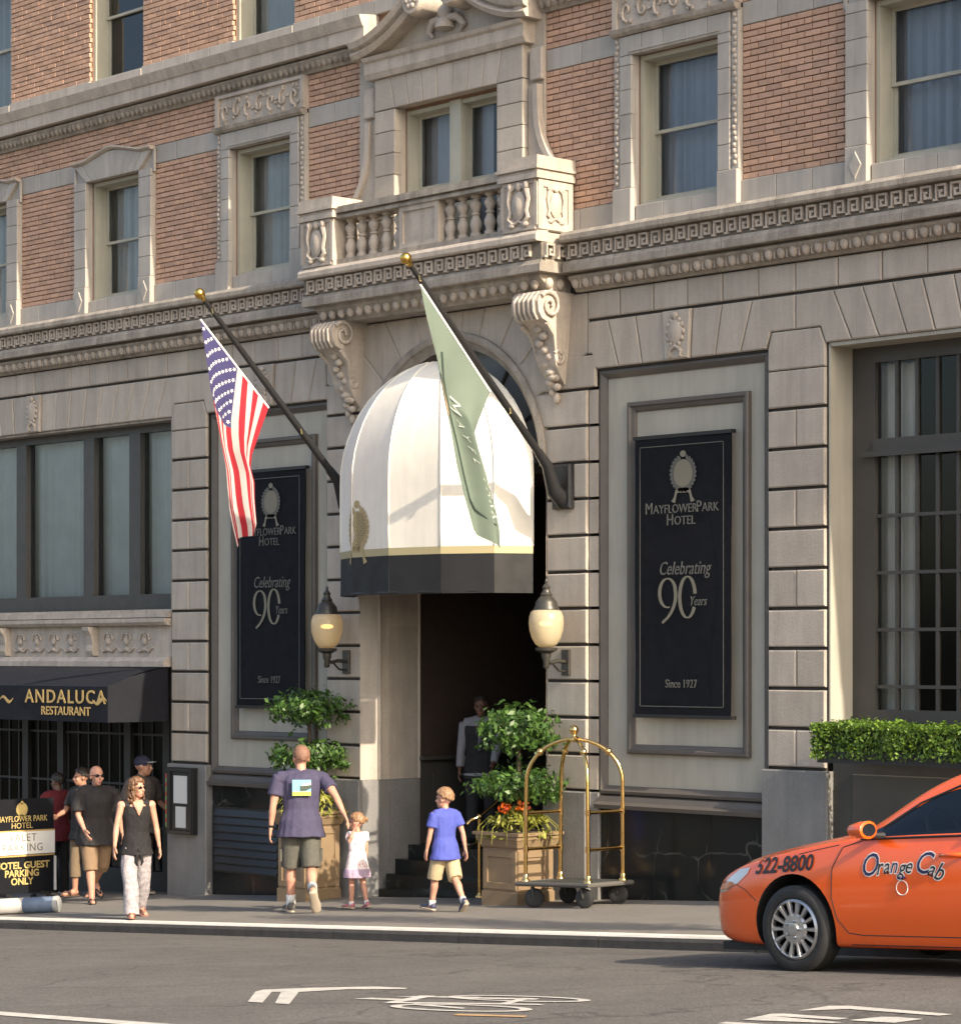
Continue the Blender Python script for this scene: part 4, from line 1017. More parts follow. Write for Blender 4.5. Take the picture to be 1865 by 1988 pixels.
def cloth(name, col, tr=.35, **k):
    m = M(name, col, .85, **k); N = m.node_tree.nodes; L = m.node_tree.links; b = N['Principled BSDF']; out = N['Material Output']
    t = N.new('ShaderNodeBsdfTranslucent'); mx = N.new('ShaderNodeMixShader'); mx.inputs[0].default_value = tr
    t.inputs[0].default_value = (*col, 1); L.new(b.outputs[0], mx.inputs[1]); L.new(t.outputs[0], mx.inputs[2]); L.new(mx.outputs[0], out.inputs[0]); return m
FR, FW, FB = cloth('red_cloth', (.40, .02, .035)), cloth('white_cloth', (.58, .55, .52)), cloth('blue_cloth', (.06, .055, .16))
usf = thing('striped_flag', 'red and white striped flag with starred blue canton hanging from the left pole', 'flag', (-2.1, -1.6, 1.2))
f1 = flag_fn(-2.1, F1L, F1R, .05, 1.35, .7)
flag_sheet(f1, [FR, FW, FB], lambda u, h: 2 if (h < 7 / 13 and u < .36) else (0 if int(h * 13) % 2 == 0 else 1), 50, 52, 'cloth', usf)
mb = MB()
for r in range(9):
    for c in range(6 if r % 2 == 0 else 5):
        u, h = (.03 + .06 * c + (.03 if r % 2 else 0)), (.03 + r * .0585)
        p = f1(min(u, .355), h); du = (f1(u + .01, h) - p).normalized(); dh = (f1(u, h + .01) - p).normalized(); n = du.cross(dh).normalized()
        if n.x < 0: n = -n
        st = []
        for k in range(10):
            rr_ = .026 if k % 2 == 0 else .011; an = k * pi / 5; st.append(p + n * .006 + (du * cos(an) + (n.cross(du)) * sin(an)) * rr_)
        mb.add(st, [tuple(range(10))])
mb.build('stars', WHITE, usf, kind='stuff')
mb = MB(); mb.tube([f1(0, h / 20) for h in range(21)], .012, 6); mb.build('hoist_rope', WHITE, usf)
F2L = [(-2.02, 3.71), (-1.97, 3.4), (-1.9, 3.1), (-1.79, 2.67), (-1.69, 2.34), (-1.59, 1.95), (-1.47, 1.63), (-1.34, 1.32)]
F2R = [(-1.07, 2.71), (-1.25, 2.42), (-1.33, 2.27), (-1.25, 2.06), (-1.13, 1.81), (-1.02, 1.54), (-.96, 1.30), (-.95, 1.11)]
gfl = thing('green_flag', 'pale green hotel flag folded on itself, hanging from the right pole', 'flag', (1.3, -1.2, 1.1))
GC = cloth('pale_green_cloth', (.20, .255, .205), .4, var=.05, vs=4)
GD = cloth('dark_green_trim', (.05, .075, .06), .1)
f2 = flag_fn(1.3, F2L, F2R, .055, 1.1, .9)
flag_sheet(f2, [GC], lambda u, h: 0, 50, 40, 'cloth', gfl)
def on2(u, h, off=.012):
    p = f2(u, h); du = (f2(u + .01, h) - p).normalized(); dh = (f2(u, h + .01) - p).normalized(); n = du.cross(dh).normalized()
    return p + (n if n.x > 0 else -n) * off
MB().tube([on2(.16 + .66 * t / 12, .30 + .10 * sin(t * .5) * 0 + .012 * t, .006) for t in range(13)] + [on2(.86, .52, .006), on2(.89, .78, .006)], .012, 6).build('trim', GD, gfl)
MB().add([on2(.40 + .075 * cos(2 * pi * i / 20), .16 + .15 * sin(2 * pi * i / 20), .006) for i in range(20)], [tuple(range(20))]).build('emblem', M('tan_print', (.30, .22, .13), .8), gfl)
PALE = M('pale_print', (.50, .55, .48), .8)
for ch, u, h, s in (('M', .30, .62, .22), ('A', .39, .66, .13), ('Y', .45, .68, .13), ('F', .51, .70, .13), ('L', .57, .72, .13), ('P', .66, .80, .16), ('A', .72, .80, .16), ('R', .78, .80, .15), ('K', .84, .80, .15)):
    t = text_mb(ch, s, 0.0, sx=.9)
    e = .01; du = (f2(u + e, h) - f2(u, h)).length / e; dh = (f2(u, h + e) - f2(u, h)).length / e
    t.v = [tuple(on2(u + x / du, h - y * -1 / dh, .007)) for x, y, z in t.v]; t.build('lettering', PALE, gfl)
mb = MB(); mb.tube([f2(0, h / 20) for h in range(21)], .012, 6); mb.build('hoist_rope', WHITE, gfl)

# ---------------------------------------------------------------- wall lamps
GLOBE = M('lamp_globe', (.44, .39, .27), .3, emit=((1, .66, .30), .05))
_N = GLOBE.node_tree.nodes; _L = GLOBE.node_tree.links; _t = _N.new('ShaderNodeBsdfTransparent'); _t.inputs[0].default_value = (1, .9, .7, 1); _x = _N.new('ShaderNodeMixShader'); _x.inputs[0].default_value = .22
_L.new(_N['Principled BSDF'].outputs[0], _x.inputs[1]); _L.new(_t.outputs[0], _x.inputs[2]); _L.new(_x.outputs[0], _N['Material Output'].inputs[0])
BULB = M('lamp_bulb', (1, .7, .35), .5, emit=((1, .62, .22), 2.4))
def wall_lamp(x, label):
    y, z = -.30, .33
    l = thing('wall_lamp', label, 'lamp', (x, 0, z), 'globe wall lamps flanking the entrance')
    MB().rect(x - .06, x + .06, -.19, .08, -.03, .0, .008).build('back_plate', BRONZE, l)
    MB().tube([(x, -.02, -.05), (x, -.14, -.04), (x, -.24, -.06), (x, -.30, -.02), (x, y, .06)], [.02, .022, .02, .022, .03], 8).build('arm', BRONZE, l, 60)
    MB().tube([(x, -.03, -.15), (x, -.12, -.14), (x, -.2, -.07), (x, -.15, -.05)], .012, 6).build('scroll', BRONZE, l, 60)
    MB().lathe([(.02, -.12), (.035, -.10), (.03, -.05), (.05, .0), (.05, .04), (.11, .07), (.115, .10), (.02, .105)], (x, y, .0), 16).build('cup', BRONZE, l, 50)
    g = MB().lathe([(.075, -.235), (.115, -.205), (.152, -.14), (.175, -.06), (.183, .02), (.178, .08), (.162, .13), (.13, .155)], (0, 0, 0), 24); o = g.build('globe', GLOBE, l, 180); o.location = (x, y, z + .01); MB().ball((x, y, z + .02), (.075, .075, .028), 12, 8).build('bulb', BULB, o, 180).matrix_parent_inverse = Matrix.Translation((-x, -y, -z - .01))
    MB().lathe([(.135, .01), (.14, .03), (.12, .06), (.115, .10), (.085, .14), (.06, .165), (.065, .18), (.05, .20), (.035, .235), (.045, .255), (.03, .275), (.012, .30), (.018, .315), (.002, .35)], (x, y, z + .14), 20).build('lamp_cap', BRONZE, l, 50)
wall_lamp(-2.25, 'globe wall lamp with dark cap on the left entrance pier'); wall_lamp(1.33, 'globe wall lamp with dark cap on the right entrance pier, above the luggage cart')

# ---------------------------------------------------------------- restaurant awning and menu case
aw = thing('restaurant_awning', 'dark restaurant awning with gold lettering at the left', 'awning', (-8.7, 0, -.8))
def awf(u, v):
    # slope bulges gently
    x = -11.7 + u * 6.0; y = -.02 - .9 * v; z = -.12 - .24 * v ** 1.25 + .02 * sin(pi * v); return (x, y, z - .02 * v * sin(u * pi * 4) ** 2)
MB().grid(awf, 40, 8, False).build('awning_slope', NAVY, aw, 180)
MB().grid(lambda u, v: (-11.7 + u * 6.0, -.92 - .008 * sin(u * 40) * (1 - v), -.80 + v * .44), 60, 3).build('valance', NAVY, aw, 180)
mb = MB(); mb.add([(-5.70, -.02, -.12), (-5.70, -.02, -.36), (-5.70, -.92, -.36), (-5.70, -.6, -.24)], [(0, 1, 2, 3)]); mb.add([(-5.70, -.02, -.36), (-5.70, -.02, -.80), (-5.70, -.92, -.80), (-5.70, -.92, -.36)], [(0, 1, 2, 3)]); mb.build('awning_end', NAVY, aw)
mb = MB(); mb.tube([(-11.7, -.9, -.37), (-5.71, -.9, -.37)], .015, 6); mb.tube([(-5.72, -.02, -.37), (-5.72, -.9, -.37)], .015, 6); mb.build('awning_frame', BLACKM, aw)
T = lambda body, size, x, z, m, **k: put(text_mb(body, size, **k), (x, -.934, z), (1, 0, 0), (0, 0, 1)).build('lettering', m, aw)
T('ANDALUCA', .235, -6.62, -.50, LETGOLD, sx=1.22, space=1.22, bold=.003); T('RESTAURANT', .15, -6.60, -.675, LETGOLD, sx=1.18, bold=.002)
for sg, x in ((1, -7.93), (-1, -5.86)):
    pts = [(x - sg * .16 + .034 * i * sg, -.935, -.54 + .035 * sin(i * .75)) for i in range(10)]
    MB().tube(pts, [.006 + .02 * sin(pi * i / 9) for i in range(10)], 6).xform(Matrix.Translation((0, -.935, 0)) @ Matrix.Diagonal((1, .1, 1, 1)) @ Matrix.Translation((0, .935, 0))).build('flourish', LETGOLD, aw)
mc = thing('menu_case', 'black menu case with two white pages on the stone pier', 'menu case', (-5.28, -.04, -2.2))
MB().rect(-5.56, -5.06, -2.18, -1.36, -.12, -.036, .01).build('case', BLACKM, mc)
for a, b, c, d in ((-5.56, -5.06, -1.41, -1.36), (-5.56, -5.06, -2.18, -2.13), (-5.12, -5.06, -2.13, -1.41), (-5.56, -5.50, -2.13, -1.41)): MB().rect(a, b, c, d, -.145, -.12, .005).build('case_frame', BLACKM, mc)
PAPER = M('menu_paper', (.6, .6, .58), .7)
MB().rect(-5.44, -5.16, -1.80, -1.46, -.124, -.1202).build('page', PAPER, mc); MB().rect(-5.40, -5.19, -2.10, -1.84, -.124, -.1202).build('page', PAPER, mc)
rs = MB(); rs2 = MB()
for k in range(12): (rs if k % 2 else rs2).box(-5.60, -5.57, -.13, -.10, -2.1 + k * .055, -2.1 + (k + 1) * .055 - .002)
rs.build('reflector_strip', M('red_reflector', (.6, .08, .05), .3), mc); rs2.build('reflector_strip', M('green_reflector', (.25, .4, .12), .3), mc)  # coloured reflection painted as red and green bands along the case edge

# ---------------------------------------------------------------- plants
def leaf_mat(name, a, b, rough=.4, tr=.25):
    m = M(name, a, rough, col2=b, attr=True, obj=.25); N = m.node_tree.nodes; L = m.node_tree.links; bs = N['Principled BSDF']; out = N['Material Output']
    src = bs.inputs['Base Color'].links[0].from_socket
    t = N.new('ShaderNodeBsdfTranslucent'); L.new(src, t.inputs[0]); mx = N.new('ShaderNodeMixShader'); mx.inputs[0].default_value = tr
    L.new(bs.outputs[0], mx.inputs[1]); L.new(t.outputs[0], mx.inputs[2]); L.new(mx.outputs[0], out.inputs[0]); return m
LEAF = leaf_mat('glossy_leaf', (.035, .085, .018), (.085, .17, .03), .45)
LEAF_H = leaf_mat('hedge_leaf', (.06, .13, .015), (.18, .29, .03), .5)
LEAF_Y = leaf_mat('lime_leaf', (.22, .26, .04), (.40, .38, .07), .45, .35)
PETAL = leaf_mat('orange_petal', (.75, .10, .03), (.85, .25, .03), .5, .3)
BARK = M('bark', (.07, .05, .035), .9, var=.3, vs=30)
def leaves(pts, size, rnd, aspect=.5, up=.35):
    mb = MB(); rv = []
    for p, nrm in pts:
        d = Vector((rnd.gauss(0, 1), rnd.gauss(0, 1), rnd.gauss(0, 1))).normalized(); n = (Vector(nrm) * .9 + d * .9 + Vector((0, 0, up))).normalized()
        t = n.cross(Vector((rnd.gauss(0, 1), rnd.gauss(0, 1), rnd.gauss(0, .6)))).normalized(); w_ = n.cross(t); s = size * rnd.uniform(.45, 1.45)
        p = Vector(p); a = s * aspect / 2
        mb.add([p - t * s * .5, p + w_ * a - n * s * .06 - t * s * .05, p + t * s * .5 - n * s * .12, p - w_ * a - n * s * .06 - t * s * .05], [(0, 1, 2), (0, 2, 3)])
        r = rnd.random(); rv += [r, r]
    return mb, rv
def leaf_obj(name, pts, size, mat, parent, seed, **k):
    mb, rv = leaves(pts, size, random.Random(seed), **k); me = mb.mesh(name, mat)
    at = me.attributes.new('rnd', 'FLOAT', 'FACE'); at.data.foreach_set('value', rv)
    return link(name, me, parent, kind='stuff')
def blob_pts(n, c, r, seed, shell=.55, lump=.18):
    rnd = random.Random(seed); out = []
    k1 = [(rnd.uniform(2, 5), rnd.uniform(0, 6)) for _ in range(4)]
    while len(out) < n:
        d = Vector((rnd.gauss(0, 1), rnd.gauss(0, 1), rnd.gauss(0, 1))).normalized()
        q = shell + (1 - shell) * rnd.random() ** .5
        q *= 1 + lump * (sin(k1[0][0] * d.x * 2 + k1[0][1]) * sin(k1[1][0] * d.y * 2 + k1[1][1]) + .6 * sin(k1[2][0] * 2 * d.z + k1[2][1] + 4 * d.x))
        out.append((Vector(c) + Vector((d.x * r[0] * q, d.y * r[1] * q, d.z * r[2] * q)), d))
    return out
def topiary(cx, cy, zb, ztop, up, lo, label, seed):
    t = thing('topiary_tree', label, 'topiary', (cx, cy, zb), 'two tier topiaries in the planters')
    rnd = random.Random(seed)
    MB().tube([(cx, cy, zb - .1), (cx + .02, cy, zb + .4), (cx - .01, cy + .01, up[1])], [.03, .026, .02], 8).build('trunk', BARK, t, 60)
    br = MB()
    for k in range(10):
        an = k * .63 + seed; c = up if k % 2 else lo
        br.tube([(cx, cy, c[1] - c[3] * .7), (cx + c[2] * .4 * cos(an), cy + c[2] * .4 * sin(an), c[1]), (cx + c[2] * .75 * cos(an), cy + c[2] * .75 * sin(an), c[1] + .1)], [.012, .009, .005], 5)
    br.build('branch', BARK, t)
    for i, (dx, z, r, h) in enumerate((up, lo)): leaf_obj('crown', blob_pts(1250, (cx + dx, cy, z), (r, r, h), seed + i, .35, .34) + sum([blob_pts(45, (cx + dx + r * .92 * cos(q * 1.7 + seed), cy + r * .92 * sin(q * 1.7 + seed), z + h * .5 * sin(q * 2.3)), (.10, .10, .10), seed + q, .2, .3) for q in range(9)], []), .07, LEAF, t, seed + 5 + i)
topiary(-2.50, -.36, -1.8, 0, (.0, -.58, .43, .22), (.02, -1.14, .43, .19), 'two tier topiary in the tan planter behind the man, left of the door', 11)
topiary(1.01, -.40, -1.86, 0, (.03, -.74, .42, .26), (.05, -1.33, .46, .19), 'two tier topiary in the tan planter behind the luggage cart', 23)
TAN = M('tan_planter_paint', (.235, .165, .095), .55, var=.08, vs=4)
SOIL = M('soil', (.03, .022, .016), .95)
def planter(x0, x1, y0, y1, zt, label):
    cx, cy = (x0 + x1) / 2, (y0 + y1) / 2; zb = Sz(cx, cy) - .03
    p = thing('planter', label, 'planter', (cx, cy, zb), 'square tan planters beside the entrance')
    def ring(e, z): return [(x0 - e, y0 - e, z), (x1 + e, y0 - e, z), (x1 + e, y1 + e, z), (x0 - e, y1 + e, z)]
    MB().loft([ring(.0, zb), ring(.0, zb + .16), ring(-.012, zb + .17), ring(-.012, zt - .17), ring(.01, zt - .15), ring(.035, zt - .08), ring(.045, zt - .07), ring(.045, zt - .035), ring(.07, zt - .03), ring(.07, zt)]).build('planter_box', TAN, p)
    for nx, ny in ((0, -1), (1, 0), (-1, 0)):
        w_ = (x1 - x0) / 2 if ny else (y1 - y0) / 2
        mb = MB()
        for a, b, c, d in ((-w_ + .02, -w_ + .09, zb + .19, zt - .19), (w_ - .09, w_ - .02, zb + .19, zt - .19), (-w_ + .09, w_ - .09, zt - .26, zt - .19), (-w_ + .09, w_ - .09, zb + .19, zb + .26)): mb.rect(a, b, c, d, -.014, .0, .004)
        off = (x1 - x0) / 2 - .012 if nx else (y1 - y0) / 2 - .012
        ang = atan2(nx, -ny); mb.xform(Matrix.Translation((cx, cy, 0)) @ Matrix.Rotation(ang, 4, 'Z') @ Matrix.Translation((0, -off, 0))).build('side_panel', TAN, p)
    MB().box(x0 + .02, x1 - .02, y0 + .02, y1 - .02, zt, zt + .01).build('soil', SOIL, p)
    return cx, cy, zt
for args, lab, fl, sd in (((-2.76, -2.24, -.62, -.10, -1.755), 'tall square tan planter left of the door, behind the man and girl', 'lime foliage and orange blooms filling the left planter', 31), ((.74, 1.28, -.67, -.13, -1.82), 'square tan planter right of the door, behind the luggage cart', 'lime foliage and red blooms filling the right planter', 57)):
    cx, cy, zt = planter(*args, lab); rnd = random.Random(sd)
    fp = thing('flowering_plant', fl, 'flowers', (cx, cy, zt), 'flowering plants in the planters')
    pts = []
    for k in range(420):
        an = rnd.uniform(0, 2 * pi); r = rnd.random() ** .5; x, y = cx + .36 * r * cos(an), cy + .36 * r * sin(an); pts.append(((x, y, zt + .02 + .17 * (1 - r * r) + rnd.uniform(0, .07) - (.09 if r > .9 else 0)), (cos(an) * r, sin(an) * r, .6)))
    leaf_obj('lime_foliage', pts, .085, LEAF_Y, fp, sd, aspect=.35)
    for k in range(2):
        bx, by = cx + rnd.uniform(-.16, .2), cy + rnd.uniform(-.28, -.05)
        leaf_obj('bloom', blob_pts(34, (bx, by, zt + .22 + rnd.uniform(0, .1)), (.07, .07, .06), sd + k, .3), .06, PETAL, fp, sd + k, aspect=.6)
    st = MB()
    for k in range(16):
        an = k * .4 + sd; x, y = cx + .3 * cos(an), cy + .3 * sin(an); st.tube([(cx + .1 * cos(an), cy + .1 * sin(an), zt), (x, y, zt + .16), (x + .12 * cos(an), y + .12 * sin(an), zt + .05), (x + .14 * cos(an), y + .14 * sin(an), zt - .12)], [.006, .005, .004, .002], 4)
    st.build('trailing_stem', LEAF_Y, fp)
# hedge in a window box
hd = thing('hedge', 'clipped green hedge in the box below the large right window', 'hedge', (7.7, -.32, -1.0))
MB().box(5.08, 10.5, -.44, -.06, -.98, -.86).build('window_box', SHOPM, hd)
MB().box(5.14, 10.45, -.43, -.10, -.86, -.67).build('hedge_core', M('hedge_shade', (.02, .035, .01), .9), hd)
rnd = random.Random(5); pts = []
while len(pts) < 17000:
    x = rnd.uniform(5.06, 10.5); f = rnd.random()
    yy, zz = rnd.uniform(-.50, -.04), rnd.uniform(-.94, -.61)
    side = rnd.random(); lump = .03 * sin(x * 9) * sin(x * 4.3 + 1) + (.05 * rnd.random() if rnd.random() < .06 else 0)
    if side < .42: zz = -.625 + lump + rnd.uniform(-.04, .03); n = (0, 0, 1)
    elif side < .9: yy = -.49 + rnd.uniform(-.03, .05) + lump; n = (0, -1, 0)
    else: x = 5.08 + rnd.uniform(-.04, .05); n = (1 if x > 8 else -1, 0, 0)
    if zz < -.87 and rnd.random() < .4: continue
    pts.append(((x, yy, zz), n))
leaf_obj('hedge_foliage', pts, .038, LEAF_H, hd, 6, aspect=.55)

# ---------------------------------------------------------------- luggage cart
lc = thing('luggage_cart', 'brass birdcage luggage cart standing on the sidewalk by the right pier', 'luggage cart', (2.0, -.56, Sz(2.0, -.56)))
cx, cy = 2.0, -.56
def cz(x, z): return Sz(cx, cy) + .045 * (x - cx) + z
dk = MB(); a, b, c, d = cx - .50, cx + .50, cy - .30, cy + .30
ring = lambda e, z: [(a - e, c - e, cz(a, z)), (b + e, c - e, cz(b, z)), (b + e, d + e, cz(b, z)), (a - e, d + e, cz(a, z))]
dk.loft([ring(-.02, .205), ring(0, .215), ring(0, .245), ring(-.01, .25)]); dk.build('deck', M('cart_carpet', (.03, .035, .03), .95), lc)
MB().tube([Vector(p) for p in ring(.012, .23)], .024, 8, close=True).build('bumper', M('bumper_rubber', (.09, .085, .075), .6), lc)
top = Vector((cx, cy, cz(cx, 1.69)))
for sx in (-1, 1):
    for sy in (-1, 1):
        p = Vector((cx + sx * .45, cy + sy * .25, cz(cx + sx * .45, .25))); pth = [p, p + Vector((-.01 * sx, 0, 1.0))]
        q = pth[-1]
        for k in range(1, 11):
            an = k / 10 * pi / 2; pth.append(Vector((q.x + (top.x - q.x) * (1 - cos(an)), q.y + (top.y - q.y) * (1 - cos(an)), q.z + (top.z - q.z) * sin(an))))
        MB().tube(pth, .021, 10).build('post', BRASS, lc, 60)
        MB().lathe([(.045, 0), (.045, .02), (.03, .03), (.03, .07), (.022, .08)], p, 12).build('post_socket', BRASS, lc, 60)
        k_ = pth[6]; MB().ball(k_, (.036, .036, .042), 10, 8).build('knuckle', BRASS, lc, 180)
    for z in (.58, .95):
        x = cx + sx * .445
        MB().tube([(x, cy - .25, cz(x, z)), (x, cy + .25, cz(x, z))], .018, 10).build('side_rail', BRASS, lc, 60)
        for sy in (-1, 1): MB().tube([(x, cy + sy * .25, cz(x, z - .03)), (x, cy + sy * .25, cz(x, z + .03))], .028, 10).build('rail_collar', BRASS, lc, 60)
MB().lathe([(.05, -.03), (.06, -.01), (.05, .02), (.03, .03), (.03, .05), (.048, .075), (.05, .10), (.035, .13), (.004, .145)], top, 14).build('finial', BRASS, lc, 180)
RUB = M('black_rubber', (.02, .02, .02), .7, var=.2, vs=20)
for sx in (-1, 1):
    for sy in (-1, 1):
        x, y = cx + sx * .36, cy + sy * .24; r = .10; z = Sz(x, y) + r; rot = Matrix.Rotation(radians(25 + 10 * sx * sy), 3, 'Z') @ Matrix.Rotation(pi / 2, 3, 'X')
        wv = Vector((x + .03, y, z))
        wh = MB().lathe([(.05, -.026), (.085, -.026), (.1, -.014), (.1, .014), (.085, .026), (.05, .026)], wv, 20, rot).build('wheel', RUB, lc, 50)
        MB().lathe([(.004, -.02), (.05, -.024), (.05, .024), (.004, .02)], wv, 14, rot).build('hub', M('caster_hub', (.3, .29, .27), .4, metal=.6) if False else BRONZE, wh, 50)
        for s2 in (-1, 1):
            n = rot @ Vector((0, 0, 1)); q = wv + n * .034 * s2; MB().tube([q, Vector((x, y, cz(x, .20))) + n * .03 * s2], [.012, .016], 6).build('fork', BRONZE, wh)

# ---------------------------------------------------------------- handrail at the steps
hr = thing('handrail', 'brass handrail post at the entrance steps', 'handrail', (-.2, .05, -2.6))
px_, py_ = -.12, .10
MB().tube([(px_, py_, -2.62), (px_, py_, -1.76)], .02, 10).build('post', BRASS, hr, 60)
MB().lathe([(.05, 0), (.05, .012), (.03, .03), (.022, .05)], (px_, py_, -2.62), 12).build('post_base', BRASS, hr, 60)
MB().ball((px_, py_, -1.74), .034, 10, 8).build('post_cap', BRASS, hr, 180)
MB().tube([(px_ - .05, py_ - .14, -1.82), (px_ - .02, py_ - .1, -1.77), (px_, py_, -1.74), (px_ + .05, py_ + .6, -1.35), (px_ + .06, py_ + .9, -1.2), (px_ + .06, py_ + 1.5, -1.2)], .02, 10).build('rail', BRASS, hr, 60)
MB().tube([(px_ + .06, py_ + 1.45, FLO), (px_ + .06, py_ + 1.45, -1.22)], .02, 10).build('post', BRASS, hr, 60)

# ---------------------------------------------------------------- valet sign and fallen tube
vsn = thing('valet_sign', 'black and white valet parking sign on a wheeled stand', 'sign', (-7.0, -1.33, Gz(-7.0)))
SY0, SY1, SX = -1.83, -.84, -7.0
MB().box(SX - .03, SX, SY0, SY1, -2.95, -1.77).build('sign_panel', BANNER, vsn)
MB().box(SX, SX + .018, SY0 - .005, SY1 + .005, -2.46, -2.17).build('white_panel', M('sign_white', (.80, .79, .74), .5), vsn)
mb = MB()
for z in (-2.165, -2.475): mb.box(SX, SX + .02, SY0, SY1, z - .012, z + .006)
mb.build('gold_rule', LETGOLD, vsn)
MB().box(SX - .035, SX + .03, SY1 + .003, SY1 + .02, -2.93, -2.5).build('edge_trim', WHITE, vsn)
TS = lambda body, size, z, m, off=.004, **k: put(text_mb(body, size, **k), (SX + off, -1.31, z), (0, 1, 0), (0, 0, 1)).build('lettering', m, vsn)
GS = M('sign_gold', (.50, .38, .14), .5); GREYT = M('sign_grey_lettering', (.22, .20, .17), .6)
TS('MAYFLOWER PARK', .105, -2.02, GS, sx=.82); TS('HOTEL', .10, -2.105, GS); TS('VALET', .135, -2.255, GREYT, .022, sx=.95, space=1.15); TS('PARKING', .135, -2.38, GREYT, .022, sx=.95, space=1.15)
TS('HOTEL GUEST', .12, -2.60, GS, sx=1.05, bold=.003); TS('PARKING', .12, -2.70, GS, bold=.003); TS('ONLY', .12, -2.80, GS, bold=.003)
emblem(lambda s, z: (SX + .004, -1.31 + s, -1.90 + z), vsn, GS, .55)
for y in (SY0 + .2, SY1 - .2):
    MB().box(SX - .2, SX + .2, y - .03, y + .03, -2.97, -2.93).build('stand_foot', BLACKM, vsn)
    for x in (-.15, .15): MB().lathe([(.01, -.02), (.045, -.02), (.045, .02), (.01, .02)], (SX + x, y, Sz(SX, y) + .045), 12, Matrix.Rotation(pi / 2, 3, 'X')).build('caster', RUB, vsn, 50)
tb = thing('striped_tube', 'white and blue tube lying on the sidewalk by the kerb at the left', 'tube', (-5.4, -2.4, Sz(-5.4, -2.4)))
p0, p1 = Vector((-5.95, -2.72, Sz(-5.95, -2.5) + .095)), Vector((-5.02, -2.08, Sz(-5.02, -2.08) + .095)); dd = (p1 - p0)
for nm, a, b, r, m in (('white_band', 0, .62, .092, M('worn_white', (.40, .39, .37), .6, var=.15, vs=8)), ('blue_band', .622, .95, .093, M('worn_blue', (.10, .14, .21), .6, var=.25, vs=8)), ('end_cap', .952, 1.0, .098, M('worn_pale', (.30, .31, .31), .6, var=.2, vs=8))):
    MB().tube([p0 + dd * a, p0 + dd * (a + .002), p0 + dd * (b - .004), p0 + dd * b], [r * .96, r, r, r * .95], 18).build(nm, m, tb, 50)

# unseen tree added beyond the right edge of the view to shade the kerb
tr = thing('street_tree', 'slim street tree at the kerb beyond the taxi', 'tree', (11.6, -2.62, Sz(11.6, -2.62)))
tz = Sz(11.6, -2.62)
MB().tube([(11.6, -2.62, tz - .1), (11.62, -2.64, tz + 2), (11.58, -2.68, tz + 4), (11.6, -2.7, tz + 6.4)], [.09, .075, .055, .015], 10).build('trunk', BARK, tr, 60)
mb = MB(); rnd = random.Random(8)
for k in range(14):
    a = k * 2.4; z = tz + 3.4 + k * .2; mb.tube([(11.6, -2.67, z - .3), (11.6 + .4 * cos(a), -2.67 + .25 * sin(a), z + .15), (11.6 + .8 * cos(a), -2.67 + .42 * sin(a), z + .5)], [.028, .018, .006], 5)
mb.build('branch', BARK, tr)
pts = []
for k in range(9): pts += blob_pts(330, (11.6 + rnd.uniform(-.55, .55), -2.72 + rnd.uniform(-.12, .12), tz + 3.6 + .33 * k), (.5, .30, .34), 60 + k, .2, .3)
leaf_obj('crown', pts, .10, LEAF, tr, 77)
# ---------------------------------------------------------------- people
from mathutils import noise as mnoise
def solid(mb, voxel, it=6, wr=0.0, ws=9.0, seed=0):
    # union of closed shapes as one continuous smooth surface
    me = mb.mesh('body', SKIN); o = bpy.data.objects.new('body', me); COL.objects.link(o)
    r = o.modifiers.new('r', 'REMESH'); r.mode = 'VOXEL'; r.voxel_size = voxel
    s = o.modifiers.new('s', 'SMOOTH'); s.factor = .5; s.iterations = it
    dg = bpy.context.evaluated_depsgraph_get(); out = bpy.data.meshes.new_from_object(o.evaluated_get(dg))
    bpy.data.objects.remove(o); bpy.data.meshes.remove(me)
    if wr:
        ns = [v.normal.copy() for v in out.vertices]
        for v, n in zip(out.vertices, ns):
            c = v.co; q = mnoise.noise(Vector((c.x * ws + seed, c.y * ws, c.z * ws * .45))) + .5 * mnoise.noise(Vector((c.x * ws * 2, c.y * ws * 2 + seed, c.z * ws)))
            v.co = c + n * (wr * q)
    out.polygons.foreach_set('use_smooth', [True] * len(out.polygons)); out.materials.clear(); return out
SKIN = M('skin', (.50, .255, .175), .55, var=.16, vs=9, fine=.06)
SKIN2 = M('skin_tanned', (.44, .225, .145), .5, var=.08, vs=12)
SKIN_D = M('skin_deep', (.16, .085, .055), .5)
HAIR_B = M('brown_hair', (.13, .065, .03), .5, var=.3, vs=60); HAIR_L = M('light_brown_hair', (.26, .15, .08), .5, var=.3, vs=60); HAIR_D = M('dark_hair', (.03, .022, .018), .5, var=.3, vs=60); STUB = M('cropped_hair', (.20, .105, .07), .7, var=.2, vs=80)
LENS = M('sunglass_lens', (.008, .008, .008), .08)
def fab(n, c, **k): return M(n, c, .85, var=k.get('var', .07), vs=k.get('vs', 14), bump=.6, bs=22)
EYE = M('eye', (.03, .02, .015), .2); LIP = M('lip', (.36, .12, .10), .5)
SOLE = M('shoe_sole', (.40, .34, .26), .8)
def ell(c, rx, ry, up, right, n=16):
    f = up.cross(right).normalized(); r = f.cross(up).normalized()
    return [c + r * rx * cos(2 * pi * k / n) + f * ry * sin(2 * pi * k / n) for k in range(n)]
